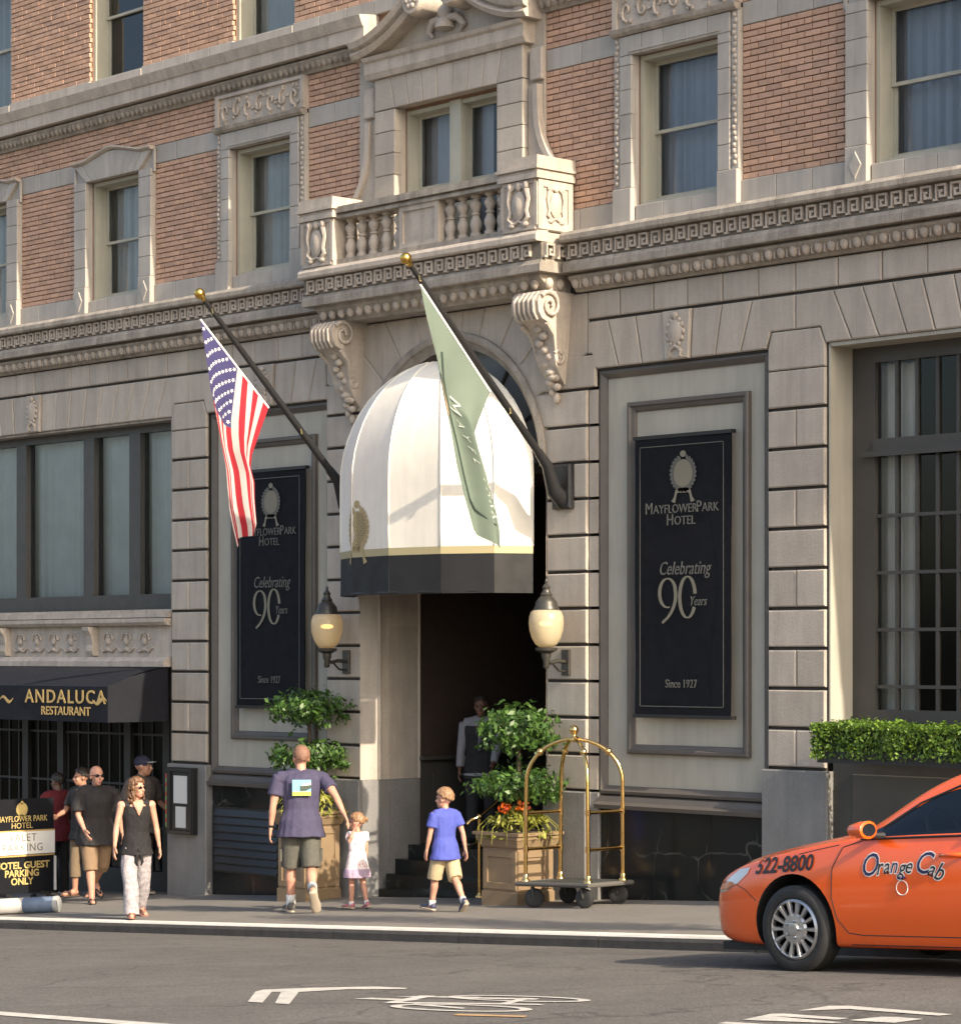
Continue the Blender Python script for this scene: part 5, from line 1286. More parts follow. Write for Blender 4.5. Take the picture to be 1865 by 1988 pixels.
class Person:
    def __init__(s, label, x, y, heading, H, face=0.0, head=1.0, hip_w=1.0, sh_w=1.0, bulk=1.0, z=None, lean=0.0, legs=((0, 0), (0, 0)), arms=(None, None), skin=None, voxel=.009, group=None, bend=(0, 0), foot=(None, None), look=0.0):
        s.H = H; s.label = label; s.skin = skin or SKIN; V = Vector
        s.ang = radians(heading) - pi / 2; s.pos = V((x, y, Sz(x, y) if z is None else z)); s.bulk = bulk; s.vox = voxel
        U = H; s.j = {}
        # legs: (thigh forward deg, knee bend deg), right leg = index 0 (x > 0)
        hz = .505 * U; hw = .052 * U * hip_w
        low = []; s.leg = []
        for i, sg in ((0, 1), (1, -1)):
            tf, kb = radians(legs[i][0]), radians(legs[i][1]); hip = V((sg * hw, 0, 0))
            knee = hip + V((sg * .008 * U, sin(tf), -cos(tf))) * .235 * U; knee.x = hip.x + sg * .006 * U
            a2 = tf - kb; ank = knee + V((0, sin(a2), -cos(a2))) * .225 * U
            fp = a2 * .75 if foot[i] is None else radians(foot[i])      # foot pitch, negative lifts the heel
            fd = V((sg * .18, cos(fp), sin(fp))).normalized(); heel = ank + V((0, -.022 * U * cos(fp), -.022 * U * sin(fp))) + V((0, sin(fp), -cos(fp))) * .034 * U
            toe = heel + fd * .148 * U
            low += [heel.z, toe.z]; s.leg.append([hip, knee, ank, heel, toe, fd])
        dz = V((0, 0, -min(low)))
        for L in s.leg:
            for k in range(5): L[k] = L[k] + dz
        s.pel = V((0, 0, 0)) + dz
        ln = radians(lean); s.up = V((0, sin(ln), cos(ln)))
        at = lambda h, yy=0.0: s.pel + s.up * (h * U) + V((0, yy * U, 0))
        s.at = at; sw = .112 * U * sh_w; s.sw = sw
        s.tor = [(-.035, .062, .058, -.005), (.0, .088, .064, -.008), (.05, .090, .064, -.006), (.11, .078, .055, 0), (.17, .082, .058, .004), (.235, .092, .064, .006), (.285, .094, .058, .0), (.308, .080, .048, -.004), (.325, .050, .040, -.006)]
        s.neck = at(.325, -.006); s.hc = at(.325 + .086 * head ** .6, .012); s.hs = head
        s.look = radians(look)
        s.arm = []
        for i, sg in ((0, 1), (1, -1)):
            sh = at(.292, -.004) + V((sg * sw, 0, 0)); L1, L2 = .158 * U, .135 * U; a = arms[i]
            if a is None: tgt = sh + V((sg * .05 * U, .02 * U, -.28 * U))
            elif len(a) == 4: tgt = s.local(V(a[:3]))
            else: tgt = V(a) * U + s.pel * 0 + V((0, 0, 0))
            d = tgt - sh; D = min(d.length, (L1 + L2) * .995); d.normalize(); tgt = sh + d * D
            ca = (L1 * L1 + D * D - L2 * L2) / (2 * L1 * D); hint = V((sg * .55, -1, -.1)); hint = (hint - d * hint.dot(d)).normalized()
            el = sh + d * L1 * ca + hint * L1 * sqrt(max(1 - ca * ca, 0)); s.arm.append([sh, el, tgt])
        s.root = thing('person', label, 'person', s.pos, group)
        s.M = Matrix.Translation(s.pos) @ Matrix.Rotation(s.ang, 4, 'Z')
        s.Hh = Matrix.Translation(s.hc) @ Matrix.Rotation(s.look, 4, 'Z') @ Matrix.Diagonal((U / 1.75 * head,) * 3 + (1,))
    def local(s, w):
        return Matrix.Rotation(-s.ang, 3, 'Z') @ (Vector(w) - s.pos)
    def fin(s, nm, me, mat, parent=None, **k):
        me.transform(s.M); me.materials.clear(); me.materials.append(mat); return link(nm, me, parent or s.root, **k)
    def part(s, nm, mb, mat, parent=None, sm=180): return s.fin(nm, mb.mesh(nm, mat, sm), mat, parent)
    def torso(s, mb, grow=0.0, z0=-.035, z1=.335, hem=None, low=0.0):
        rings = []
        if hem: rings.append(ell(s.at(hem[0]), (hem[1]) * s.H, hem[2] * s.H, s.up, Vector((1, 0, 0))))
        for h, rx, ry, yy in s.tor:
            if z0 - 1e-6 <= h <= z1 + 1e-6: g = grow + (low if h < .02 else low * .5 if h < .07 else 0); rings.append(ell(s.at(h, yy), (rx * s.bulk + g) * s.H, (ry * s.bulk + g * .9) * s.H, s.up, Vector((1, 0, 0))))
        mb.loft(rings); return mb
    def body(s):
        U = s.H; b = s.bulk; mb = MB(); s.torso(mb)
        for hip, knee, ank, heel, toe, fd in s.leg:
            mid = hip.lerp(knee, .4); c1 = knee.lerp(ank, .3) + Vector((0, -.006 * U, 0)); 
            mb.tube([hip + Vector((0, 0, .03 * U)), hip, mid, knee, c1, knee.lerp(ank, .6), ank, ank.lerp(heel, .6)], [.045 * U * b, .052 * U * b, .045 * U * b, .031 * U, .033 * U, .026 * U, .021 * U, .021 * U], 14)
            d = (toe - heel); m2 = heel.lerp(toe, .55)
            upv = Vector((0, 0, 1)); k = .016 * U
            mb.tube([heel - d * .02 + upv * .012 * U, heel + upv * .020 * U, heel.lerp(toe, .3) + upv * .022 * U, m2 + upv * .013 * U, toe - d * .06 + upv * .009 * U, toe + upv * .007 * U], [.012 * U, .020 * U, .023 * U, .021 * U, .016 * U, .006 * U], 12)
        for i, (sh, el, wr) in enumerate(s.arm):
            mb.ball(sh, .031 * U, 12, 8)
            mb.tube([sh.lerp(s.at(.28), .35), sh, sh.lerp(el, .45), el, el.lerp(wr, .3), el.lerp(wr, .75), wr, wr + (wr - el).normalized() * .02 * U], [.032 * U, .030 * U, .0265 * U * b, .021 * U, .022 * U, .016 * U, .0135 * U, .012 * U], 12)
        mb.tube([s.at(.29, -.008), s.neck, s.neck.lerp(s.hc, .6), s.hc], [.045 * U, .030 * U * (.8 + .2 * b), .030 * U, .03 * U], 14)
        h = MB()
        h.ball((0, -.012, .028), (.074, .094, .092), 18, 12); h.ball((0, .03, -.045), (.056, .058, .072), 16, 10); h.ball((0, .062, -.092), (.026, .022, .022), 10, 8)
        h.tube([(0, .088, .02), (0, .098, -.01), (0, .112, -.030), (0, .094, -.042)], [.009, .012, .015, .010], 8)
        for sg in (-1, 1):
            h.ball((sg * .076, -.012, -.010), (.010, .022, .034), 8, 8); h.ball((sg * .032, .076, .022), (.024, .014, .010), 8, 6); h.ball((sg * .042, .066, -.030), (.022, .018, .02), 8, 6)
        h.tube([(-.026, .080, -.068), (0, .089, -.066), (.026, .080, -.068)], .009, 8)
        h.xform(s.Hh); mb.add(h.v, h.f)
        me = solid(mb, s.vox); me2 = MB()
        # hands: palm, four fingers of unequal length, thumb
        for i, (sh, el, wr) in enumerate(s.arm):
            sg = 1 if i == 0 else -1; d = (wr - el).normalized(); out = Vector((sg, 0, 0)); side = Vector((0, 1, 0)); side = (side - d * side.dot(d)).normalized(); nrm = d.cross(side).normalized()
            if nrm.dot(out) < 0: nrm = -nrm
            sc = U / 1.75; P = lambda a, b_, c: wr + d * a * sc + side * b_ * sc + nrm * c * sc
            rg = []
            for a, w_, t_ in ((-.02, .022, .018), (.01, .027, .019), (.04, .036, .017), (.075, .040, .014), (.092, .038, .011)):
                rg.append([P(a, 0, 0) + side * w_ * sc * cos(2 * pi * k / 12) + nrm * t_ * sc * sin(2 * pi * k / 12) for k in range(12)])
            me2.loft(rg)
            for off, ln in ((.029, .072), (.0105, .080), (-.0085, .074), (-.027, .058)):
                me2.tube([P(.075, off, 0), P(.09 + ln * .4, off * 1.08, -.004), P(.09 + ln * .72, off * 1.08, -.016), P(.088 + ln * .95, off * 1.02, -.032)], [.0095 * sc, .0088 * sc, .008 * sc, .006 * sc], 8)
            me2.tube([P(.015, .022, 0), P(.045, .048, -.008), P(.072, .056, -.016), P(.092, .054, -.026)], [.014 * sc, .0125 * sc, .0105 * sc, .0075 * sc], 8)
        vs_ = [v.co.copy() for v in me.vertices]; fs = [tuple(p.vertices) for p in me.polygons]; bpy.data.meshes.remove(me)
        full = MB(); full.add(vs_, fs); full.add(me2.v, me2.f)
        s.bodyo = s.part('body', full, s.skin)
        e = MB()
        for sg in (-1, 1): e.ball((sg * .032, .083, .006), (.012, .008, .007), 8, 6)
        s.part('eyes', e.xform(s.Hh), EYE, s.bodyo)
        s.part('mouth', MB().tube([(-.022, .088, -.068), (0, .096, -.067), (.022, .088, -.068)], [.003, .0055, .003], 6).xform(s.Hh), LIP, s.bodyo)
    def shirt(s, mat, hem=-.05, sleeve=.55, grow=.014, flare=.022, nm='shirt', sl_r=.040, wr=.009, neck=.325, tie=False):
        U = s.H; mb = MB(); s.torso(mb, grow, max(hem, -.001), neck, low=.014, hem=(hem - .015, .108 * s.bulk + flare, .084 * s.bulk + flare))
        if not sleeve:
            for sh, el, w_ in s.arm: mb.tube([s.at(.30, -.004), sh.lerp(s.at(.30, -.004), .18)], [.044 * U, .036 * U], 12)
        else:
            for sh, el, w_ in s.arm: mb.tube([s.at(.312, -.004), sh + Vector((0, 0, .004 * U))], [.048 * U, .040 * U], 12)
        if sleeve:
            for sh, el, w_ in s.arm:
                e = sh.lerp(el, sleeve) if sleeve <= 1 else el.lerp(w_, sleeve - 1)
                pth = [sh.lerp(s.at(.27), .5), sh + Vector((0, 0, -.002 * U))] + ([el] if sleeve > 1 else []) + [e]
                mb.tube(pth, [.046 * U, .041 * U * s.bulk ** .5] + ([sl_r * .9 * U] if sleeve > 1 else []) + [sl_r * U if sleeve <= 1 else .026 * U], 14)
        me = solid(mb, s.vox * 1.1, 4, wr * U / 1.75, 10 / U * 1.75, len(s.label)); return s.fin(nm, me, mat)
    def shorts(s, mat, length=.9, grow=.005, r_end=.055, nm='shorts', top=.04, wr=.006, full=False, r_mid=.058):
        U = s.H; mb = MB(); s.torso(mb, grow, -.035, top)
        for hip, knee, ank, heel, toe, fd in s.leg:
            if full: mb.tube([hip + Vector((0, 0, .0 * U)), hip.lerp(knee, .5), knee, knee.lerp(ank, .5), ank.lerp(heel, .35)], [.058 * U * s.bulk, r_mid * U, r_end * U * .95, r_end * U, r_end * U], 16)
            elif length > 1: mb.tube([hip + Vector((0, 0, .0 * U)), hip.lerp(knee, .5), knee, knee.lerp(ank, length - 1)], [.0575 * U * s.bulk, r_mid * U, r_end * U, r_end * U], 16)
            else: mb.tube([hip + Vector((0, 0, .0 * U)), hip.lerp(knee, .4), hip.lerp(knee, length)], [.0575 * U * s.bulk, r_mid * U, r_end * U], 16)
        me = solid(mb, s.vox * 1.1, 4, wr * U / 1.75, 9 / U * 1.75, len(s.label) + 3); return s.fin(nm, me, mat)
    def shoes(s, mat, sock=None, sandal=False, sock_h=.5):
        U = s.H
        for hip, knee, ank, heel, toe, fd in s.leg:
            up = (ank - heel); up = (up - fd * up.dot(fd)).normalized(); side = fd.cross(up).normalized()
            def ring(f, w_, h0, h1):
                c = heel + (toe - heel) * f
                return [c + side * w_ * U * cos(a) + up * U * (h0 + (h1 - h0) * (.5 + .5 * sin(a))) for a in [2 * pi * k / 14 for k in range(14)]]
            if sandal:
                so_ = s.part('sandal', MB().loft([ring(f, w_, -.008, .004) for f, w_ in ((-.1, .016), (.0, .022), (.3, .021), (.65, .029), (.95, .024), (1.06, .010))]), mat)
                sb = MB(); c = heel + (toe - heel) * .62
                for sg in (-1, 1): sb.tube([heel + (toe - heel) * .9 + up * .02 * U, c + side * sg * .014 * U + up * .032 * U, c + side * sg * .027 * U - fd * .02 * U + up * .008 * U], .0055 * U, 6)
                s.part('strap', sb, mat, so_)
            else:
                sh = s.part('shoe', MB().loft([ring(f, w_, .0, h) for f, w_, h in ((-.10, .016, .045), (-.02, .024, .058), (.2, .025, .062), (.35, .025, .048), (.62, .030, .034), (.92, .026, .026), (1.06, .012, .018))]), mat)
                s.part('sole', MB().loft([ring(f, w_, -.012, .008) for f, w_ in ((-.12, .018), (.0, .026), (.3, .025), (.65, .032), (.96, .027), (1.08, .012))]), SOLE, sh)
                if sock: s.part('sock', MB().tube([ank + (heel - ank) * .2, ank, ank.lerp(knee, sock_h * .5), ank.lerp(knee, sock_h * .52)], [.027 * U, .0265 * U, .0285 * U, .024 * U], 14), sock)
    def hair(s, mat, mask, off=.010, n=260, r=.016, extra=None, seed=1, nm='hair', wr=.004):
        mb = MB(); rnd = random.Random(seed)
        for i in range(n):
            z = 1 - 2 * (i + .5) / n; an = i * 2.39996; q = sqrt(1 - z * z); d = Vector((q * cos(an), q * sin(an), z))
            if mask(d): mb.ball(Vector((0, -.012, .028)) + Vector((d.x * (.074 + off * .5), d.y * (.094 + off * .5), d.z * (.092 + off * .5))), r * rnd.uniform(.85, 1.15), 8, 6)
        if extra: extra(mb, rnd)
        mb.xform(s.Hh); return s.fin(nm, solid(mb, .006, 2, wr * 1.6, 55, seed), mat)
    def shades(s):
        mb = MB()
        for sg in (-1, 1): mb.ball((sg * .034, .086, .008), (.030, .010, .019), 12, 8)
        mb.tube([(-.01, .094, .012), (.01, .094, .012)], .004, 6)
        for sg in (-1, 1): mb.tube([(sg * .062, .078, .012), (sg * .078, .03, .012), (sg * .079, -.01, .008)], .004, 6)
        s.part('sunglasses', mb.xform(s.Hh), LENS)
AWAY = 137.2; TOW = -42.8
short_mask = lambda d: d.z > .05 - .5 * max(-d.y, 0) + .55 * max(d.y, 0)
# father, seen from behind
HOLD = Vector((-.50, -1.42, -1.80))
mx, my = -1.13, -1.58
man = Person('man in purple-navy T-shirt and grey cargo shorts holding a small girl by the hand', mx, my, AWAY + 6, 1.83, legs=((-10, 48), (10, 4)), foot=(-52, 0), arms=((HOLD.x, HOLD.y, HOLD.z + .02, 1), (-.185, .02, .44)), lean=3, sh_w=1.2, look=14, bulk=1.17, head=1.06)
man.body(); man.shirt(fab('purple_navy_cotton', (.05, .045, .088), var=.15), hem=-.035, sleeve=.62, sl_r=.044, flare=.022)
ms = man.shorts(fab('grey_olive_cotton', (.085, .082, .068), var=.15), length=.98, r_end=.060, top=.05, r_mid=.062)
SN = M('grey_trainer', (.10, .095, .085), .7, var=.2, vs=30); SOCKW = fab('white_sock', (.62, .62, .6))
man.shoes(SN, SOCKW, sock_h=.55)
man.hair(STUB, lambda d: d.z > .1 - .75 * max(-d.y, 0) + .5 * max(d.y, 0), .004, 300, .012, wr=.001)
for L in man.leg: man.part('cargo_pocket', MB().box(-.012, .012, -.055, .055, -.07, .07).xform(Matrix.Translation(L[0].lerp(L[1], .66) + Vector(((1 if L[0].x > 0 else -1) * .062 * 1.83, 0, 0)))), ms.data.materials[0], ms, None)
wl = man.arm[1]; dd = (wl[2] - wl[1]).normalized(); man.part('watch', MB().tube([wl[2] - dd * .035, wl[2] - dd * .012], .031, 14), BLACKM, None, 60)
# printed picture on the back of the shirt
def shirt_print():
    c = man.at(.245); w_, h = .10, .085; yb = lambda u: -.064 * 1.83 * 1.17 - .034 + .05 * abs(u) ** 2
    def quad(a, b, c_, d, m, nm, o):
        mb = MB(); mb.grid(lambda u, v: (c.x + (a + (b - a) * u), c.y + yb(a + (b - a) * u) - o + .02 * (c_ + (d - c_) * v), c.z + c_ + (d - c_) * v), 6, 3); man.part(nm, mb, m)
    quad(-w_, w_, -h, h, M('print_sky', (.20, .46, .66), .8), 'shirt_print', .004)
    quad(-w_, w_, -h, -h + .045, M('print_grass', (.38, .50, .10), .8), 'print_field', .006)
    mb = MB(); f = lambda x, z: (c.x + x, c.y + yb(x) - .008 + .02 * z, c.z + z)
    mb.add([f(-.02, .02), f(.105, .035), f(.10, -.005), f(.05, -.03), f(-.015, -.035)], [(0, 1, 2, 3, 4)]); man.part('print_boat', mb, M('print_dark', (.06, .08, .06), .8), None, None)
    mb = MB(); mb.add([(p[0], p[1] - .002, p[2]) for p in (f(.0, .018), f(.10, .03), f(.10, .055), f(.02, .04))], [(0, 1, 2, 3)]); man.part('print_cabin', mb, M('print_white', (.75, .75, .72), .8), None, None)
shirt_print()
# girl
girl = Person('small girl in a white and pink dress reaching up to the man\'s hand', -.60, -1.24, AWAY + 38, .99, head=1.42, legs=((-6, 14), (6, 6)), arms=((.13, .03, .44), (HOLD.x + .03, HOLD.y + .03, HOLD.z - .03, 1)), voxel=.0065, look=22, hip_w=1.0, sh_w=.92, bulk=1.06)
girl.body()
U = girl.H; mb = MB(); girl.torso(mb, .012, .05, .325)
mb.loft([ell(girl.at(h), a * U, b * U, girl.up, Vector((1, 0, 0))) for h, a, b in ((-.145, .155, .13), (-.06, .135, .112), (.03, .118, .095), (.11, .10, .08))])
for sh, el, w_ in girl.arm: mb.tube([sh.lerp(girl.at(.27), .4), sh, sh.lerp(el, .42)], [.05 * U, .05 * U, .045 * U], 12)
PINKD = M('floral_cotton', (.68, .56, .56), .85, bump=.1, bs=100)
_n = PINKD.node_tree; _v = _n.nodes.new('ShaderNodeTexVoronoi'); _v.inputs['Scale'].default_value = 26
_r = _n.nodes.new('ShaderNodeMapRange'); _r.inputs[1].default_value = .22; _r.inputs[2].default_value = .30; _r.inputs[3].default_value = 1; _r.inputs[4].default_value = 0; _n.links.new(_v.outputs['Distance'], _r.inputs[0])
_g = _n.nodes.new('ShaderNodeNewGeometry'); _n.links.new(_g.outputs['Position'], _v.inputs['Vector'])
_m = _n.nodes.new('ShaderNodeMix'); _m.data_type = 'RGBA'; _m.inputs[6].default_value = (.70, .60, .60, 1); _m.inputs[7].default_value = (.50, .20, .22, 1); _n.links.new(_r.outputs[0], _m.inputs[0]); _n.links.new(_m.outputs[2], _n.nodes['Principled BSDF'].inputs['Base Color'])
girl.fin('dress', solid(mb, .0075, 3, .004, 14, 3), PINKD)
mb = MB(); mb.loft([ell(girl.at(h), a * U, b * U, girl.up, Vector((1, 0, 0))) for h, a, b in ((-.165, .165, .138), (-.10, .151, .127), (-.07, .142, .119))]); girl.fin('dress_hem', solid(mb, .0075, 2, .006, 16, 9), fab('purple_floral', (.36, .27, .36), var=.4, vs=50))
girl.shoes(M('pink_shoe', (.40, .14, .17), .6), SOCKW, sock_h=.3)
def tail(mb, rnd):
    for k in range(14): mb.ball((.062 + .05 * k / 14 + .012 * sin(k), -.085 - .02 * sin(k * 2), .05 - .055 * (k / 14) ** 1.5), .022 - .0008 * k, 8, 6)
girl.hair(HAIR_L, short_mask, .012, 300, .016, tail, 4)
# boy
boy = Person('boy in blue T-shirt and khaki shorts walking away towards the steps', .90, -1.33, AWAY + 30, 1.26, head=1.24, legs=((-17, 22), (16, 4)), foot=(-34, 4), arms=((.16, -.06, .50), (-.15, .06, .44)), voxel=.0075, look=28, sh_w=.95)
boy.body(); boy.shirt(fab('blue_cotton', (.065, .085, .36), var=.12), hem=-.055, sleeve=.62, sl_r=.046, flare=.026); boy.shorts(fab('khaki_cotton', (.42, .33, .20)), length=1.02, r_end=.062, top=.04, r_mid=.062); boy.shoes(M('navy_trainer', (.05, .055, .10), .6, var=.3, vs=30), SOCKW, sock_h=.35)
boy.hair(HAIR_L, short_mask, .012, 320, .016, None, 5)
# woman at the kerb
wom = Person('woman in black sleeveless top and pale patterned trousers walking near the kerb', -2.95, -2.44, TOW + 20, 1.59, legs=((15, 2), (-15, 16)), foot=(6, -18), arms=((.175, .05, .435), (-.175, -.01, .425)), look=38, bulk=.90, sh_w=.95, voxel=.008, hip_w=1.02)
wom.body(); wom.shirt(fab('black_jersey', (.009, .008, .009)), hem=-.035, sleeve=0, flare=.024, nm='top', neck=.300)
wp = wom.shorts(fab('pale_patterned_cotton', (.32, .295, .31), var=.45, vs=30), full=True, r_end=.054, r_mid=.058, top=.05, nm='trousers', wr=.014)
mb = MB(); c = wom.at(-.03, .075)
for sg in (-1, 1): mb.tube([c + Vector((0, 0, .03)), c + Vector((sg * .02, .012, -.02)), c + Vector((sg * .035, .012, -.11)), c + Vector((sg * .02, .01, -.15))], [.018, .02, .018, .004], 8)
mb.ball(c + Vector((0, .008, .02)), .026, 10, 8); wom.part('tied_hem', mb, bpy.data.materials['black_jersey'])
mb = MB(); mb.loft([[wom.at(h, yy + .004) + Vector((x * w_, -.01 * x * x, 0)) for x in (-1, -.5, 0, .5, 1)] + [wom.at(h, yy - .02) + Vector((x * w_, 0, 0)) for x in (1, 0, -1)] for h, yy, w_ in ((.225, .081, .006), (.26, .080, .028), (.29, .074, .048), (.315, .058, .058), (.33, .04, .05))]); wom.part('neckline', mb, SKIN, None, None)
wom.shoes(M('tan_sandal', (.32, .13, .09), .6), None, sandal=True)
def long_hair(mb, rnd):
    for k in range(170):
        t = rnd.random(); an = rnd.uniform(radians(150), radians(390)); r = .082 + .018 * t
        mb.ball((r * cos(an) * .98, -.012 + r * sin(an) * 1.05, .02 - .19 * t), rnd.uniform(.014, .021), 8, 6)
wom.hair(HAIR_B, lambda d: d.z > -.25 + 1.0 * max(d.y, 0), .016, 320, .018, long_hair, 6, wr=.008); wom.shades()
# bald man
bald = Person('bald man in dark shirt, khaki shorts and sunglasses, one hand at his pocket', -5.80, -1.02, TOW + 24, 1.72, legs=((14, 4), (-14, 40)), foot=(4, -40), arms=((.115, .115, .52), (-.20, -.03, .47)), bulk=1.22, look=10, sh_w=1.15, head=1.05)
bald.body(); bald.shirt(fab('charcoal_shirt', (.018, .016, .017)), hem=-.06, sleeve=.85, sl_r=.050, flare=.02, neck=.330); bald.shorts(fab('brown_khaki', (.22, .145, .085)), length=1.12, r_end=.052, top=.03, r_mid=.064)
bald.shoes(M('black_sandal', (.02, .02, .02), .6), None, sandal=True); bald.shades()
mb = MB(); mb.tube([bald.at(.335, .01) + Vector((-.055, .03, 0)), bald.at(.31, .055) + Vector((0, .008, -.02)), bald.at(.335, .01) + Vector((.055, .03, 0)), bald.at(.35, -.04)], .016, 8, close=True); bald.part('collar', mb, bpy.data.materials['charcoal_shirt'])
mb = MB()
for k in range(5): mb.ball(bald.at(.02 + .06 * k, .095 if k < 2 else .098), .008, 8, 6)
bald.part('buttons', mb, BLACKM)
# man in a cap
cap = Person('man in navy cap and brown shirt half hidden behind the woman', -6.25, -.02, TOW + 55, 1.75, legs=((8, 2), (-8, 8)), arms=(None, (-.13, .14, .60)), bulk=1.15, look=30, skin=SKIN2, sh_w=1.12, head=1.05)
cap.body(); cap.shirt(fab('brown_grey_shirt', (.075, .062, .056)), hem=-.05, sleeve=.8, sl_r=.048, flare=.02); cap.shorts(fab('dark_brown_cotton', (.07, .05, .035)), length=1.3, r_end=.05, top=.03); cap.shoes(M('black_shoe', (.02, .02, .022), .5), fab('dark_sock', (.05, .05, .05)))
mb = MB(); mb.ball((0, -.012, .05), (.084, .104, .085), 16, 10); co = cap.part('cap', mb.xform(cap.Hh), fab('navy_twill', (.025, .028, .06)))
mb = MB(); mb.loft([[(x, y, .055 - .2 * x * x * 8 + z) for x, y in [(.075 * cos(a), .06 + k * sin(a)) for a in [pi * i / 10 for i in range(11)]]] for k, z in ((.03, .0), (.10, -.006), (.105, .004), (.03, .008))]); cap.part('cap_peak', mb.xform(cap.Hh), M('pale_peak', (.25, .27, .28), .8), co)
mb = MB(); mb.tube([cap.at(.30, -.07) + Vector((-.10, 0, 0)), cap.at(.16, -.09) + Vector((-.10, 0, 0)), cap.at(.05, -.08) + Vector((-.09, 0, 0))], [.03, .05, .04], 10); cap.part('backpack', mb, fab('pale_blue_cloth', (.26, .38, .46)))
# woman behind the bald man
wb = Person('woman with dark tied hair and cropped khaki trousers behind the bald man', -6.92, -.46, TOW - 40, 1.66, legs=((6, 6), (-6, 6)), bulk=.98, look=-30, skin=SKIN2, arms=((.13, .14, .62), None))
wb.body(); wb.shirt(fab('dark_grey_top', (.022, .021, .023)), hem=-.05, sleeve=.7); wb.shorts(fab('khaki_brown', (.20, .145, .09)), length=1.55, r_end=.044, top=.03, r_mid=.056); wb.shoes(M('brown_sandal', (.12, .07, .05), .6), None, sandal=True)
wb.hair(HAIR_D, lambda d: d.z > -.2 + .9 * max(d.y, 0), .012, 300, .016, lambda mb, rnd: mb.ball((0, -.11, .08), .04, 10, 8), 7)
# person in red
rd = Person('person in a dark red shirt behind the valet sign', -7.72, -.30, TOW + 210, 1.60, legs=((6, 4), (-6, 6)), skin=SKIN_D, look=20, arms=(None, (-.14, .12, .6)))
rd.body(); rd.shirt(fab('dark_red_cotton', (.13, .012, .017)), hem=-.05, sleeve=.7); rd.shorts(fab('black_cotton', (.02, .02, .022)), full=True, r_end=.045, nm='trousers'); rd.shoes(M('dark_shoe', (.02, .02, .02), .5)); rd.hair(HAIR_D, short_mask, .01, 280, .016, None, 8)
# doorman inside
dm = Person('doorman in white shirt and black waistcoat standing inside the dark entrance', -1.30, 1.22, TOW - 8, 1.74, z=FLO, legs=((3, 1), (-3, 3)), skin=SKIN_D, arms=((.15, .04, .42), (-.10, .16, .52)), bulk=1.08)
dm.body(); dm.shirt(fab('white_shirt', (.22, .22, .24)), hem=-.03, sleeve=1.95, grow=.007, sl_r=.034); dm.shirt(fab('black_waistcoat', (.015, .015, .016)), hem=-.05, sleeve=0, grow=.018, nm='waistcoat', neck=.29); dm.shorts(bpy.data.materials['black_cotton'], full=True, r_end=.045, nm='trousers'); dm.shoes(bpy.data.materials['dark_shoe']); dm.hair(HAIR_D, short_mask, .008, 280, .014, None, 9)  # white shirt coloured grey, the doorway's shade put into its tone
dm.part('tie', MB().loft([[(x * k, .0, z) for x in (-1, 0, 1, 0)] for k, z in ((.01, 0), (.02, 1))]) if False else MB().tube([dm.at(.32, .05), dm.at(.24, .083), dm.at(.12, .085)], [.014, .02, .024], 8), M('grey_tie', (.12, .12, .15), .6))
# ---------------------------------------------------------------- the orange taxi
from mathutils.bvhtree import BVHTree
def two_sided(m, inner=(.015, .015, .016)):
    N = m.node_tree.nodes; L = m.node_tree.links; b = N['Principled BSDF']; out = N['Material Output']; g = N.new('ShaderNodeNewGeometry')
    d = N.new('ShaderNodeBsdfDiffuse'); d.inputs[0].default_value = (*inner, 1); mx = N.new('ShaderNodeMixShader'); L.new(g.outputs['Backfacing'], mx.inputs[0]); L.new(b.outputs[0], mx.inputs[1]); L.new(d.outputs[0], mx.inputs[2]); L.new(mx.outputs[0], out.inputs[0]); return m
PAINT = two_sided(M('orange_car_paint', (.80, .105, .006), .32, coat=1.0, var=.05, vs=1.2))
PAINT.node_tree.nodes['Principled BSDF'].inputs['Roughness'].default_value = .35
TRIM = M('black_car_trim', (.015, .015, .016), .5)
LINER = M('wheel_well', (.008, .008, .008), .9)
SILVER = M('wheel_cover_silver', (.50, .50, .50), .3, metal=.85, var=.08, vs=10)
CGLASS = glass_mat('car_glass', (.62, .66, .63), 1.3)
CHROME = M('mirror_glass', (.5, .5, .5), .03, metal=1)
TX, TY = 7.46, -3.80
wz = lambda x, y: Rz(TX + x, TY)
taxi = thing('taxi', 'orange taxi sedan with black lettering parked at the kerb', 'taxi', (TX + 2.4, TY, Rz(TX + 2.4, TY)))
slope = math.atan(.059)
CM = Matrix.Translation((TX + 2.4, TY, Rz(TX + 2.4, TY - .4))) @ Matrix.Rotation(-slope, 4, 'Y') @ Matrix.Translation((-2.4, 0, 0))
# stations: l, width factor, z bottom, belt z, rail z, rail y, centre z
ST_ = [(0.02, .66, .30, .52, .58, .52, .60), (.06, .78, .24, .60, .655, .58, .665), (.18, .875, .20, .68, .735, .63, .75), (.40, .945, .18, .76, .81, .68, .835), (.75, .985, .18, .835, .875, .72, .905), (1.12, 1.0, .18, .905, .935, .74, .965), (1.52, 1.0, .18, .955, .99, .745, 1.035),
       (1.75, 1.0, .18, .965, 1.12, .70, 1.18), (2.02, 1.0, .18, .972, 1.295, .62, 1.345), (2.33, 1.0, .18, .978, 1.41, .565, 1.45), (2.65, 1.0, .18, .985, 1.435, .555, 1.475), (3.15, 1.0, .18, .995, 1.405, .56, 1.45), (3.55, 1.0, .18, 1.005, 1.31, .60, 1.37), (3.95, .995, .19, 1.015, 1.14, .68, 1.17), (4.25, .98, .20, 1.01, 1.05, .72, 1.075), (4.55, .94, .24, .98, 1.015, .70, 1.03), (4.74, .88, .28, .90, .945, .66, .96), (4.80, .76, .34, .72, .80, .58, .81)]
W_ = .905
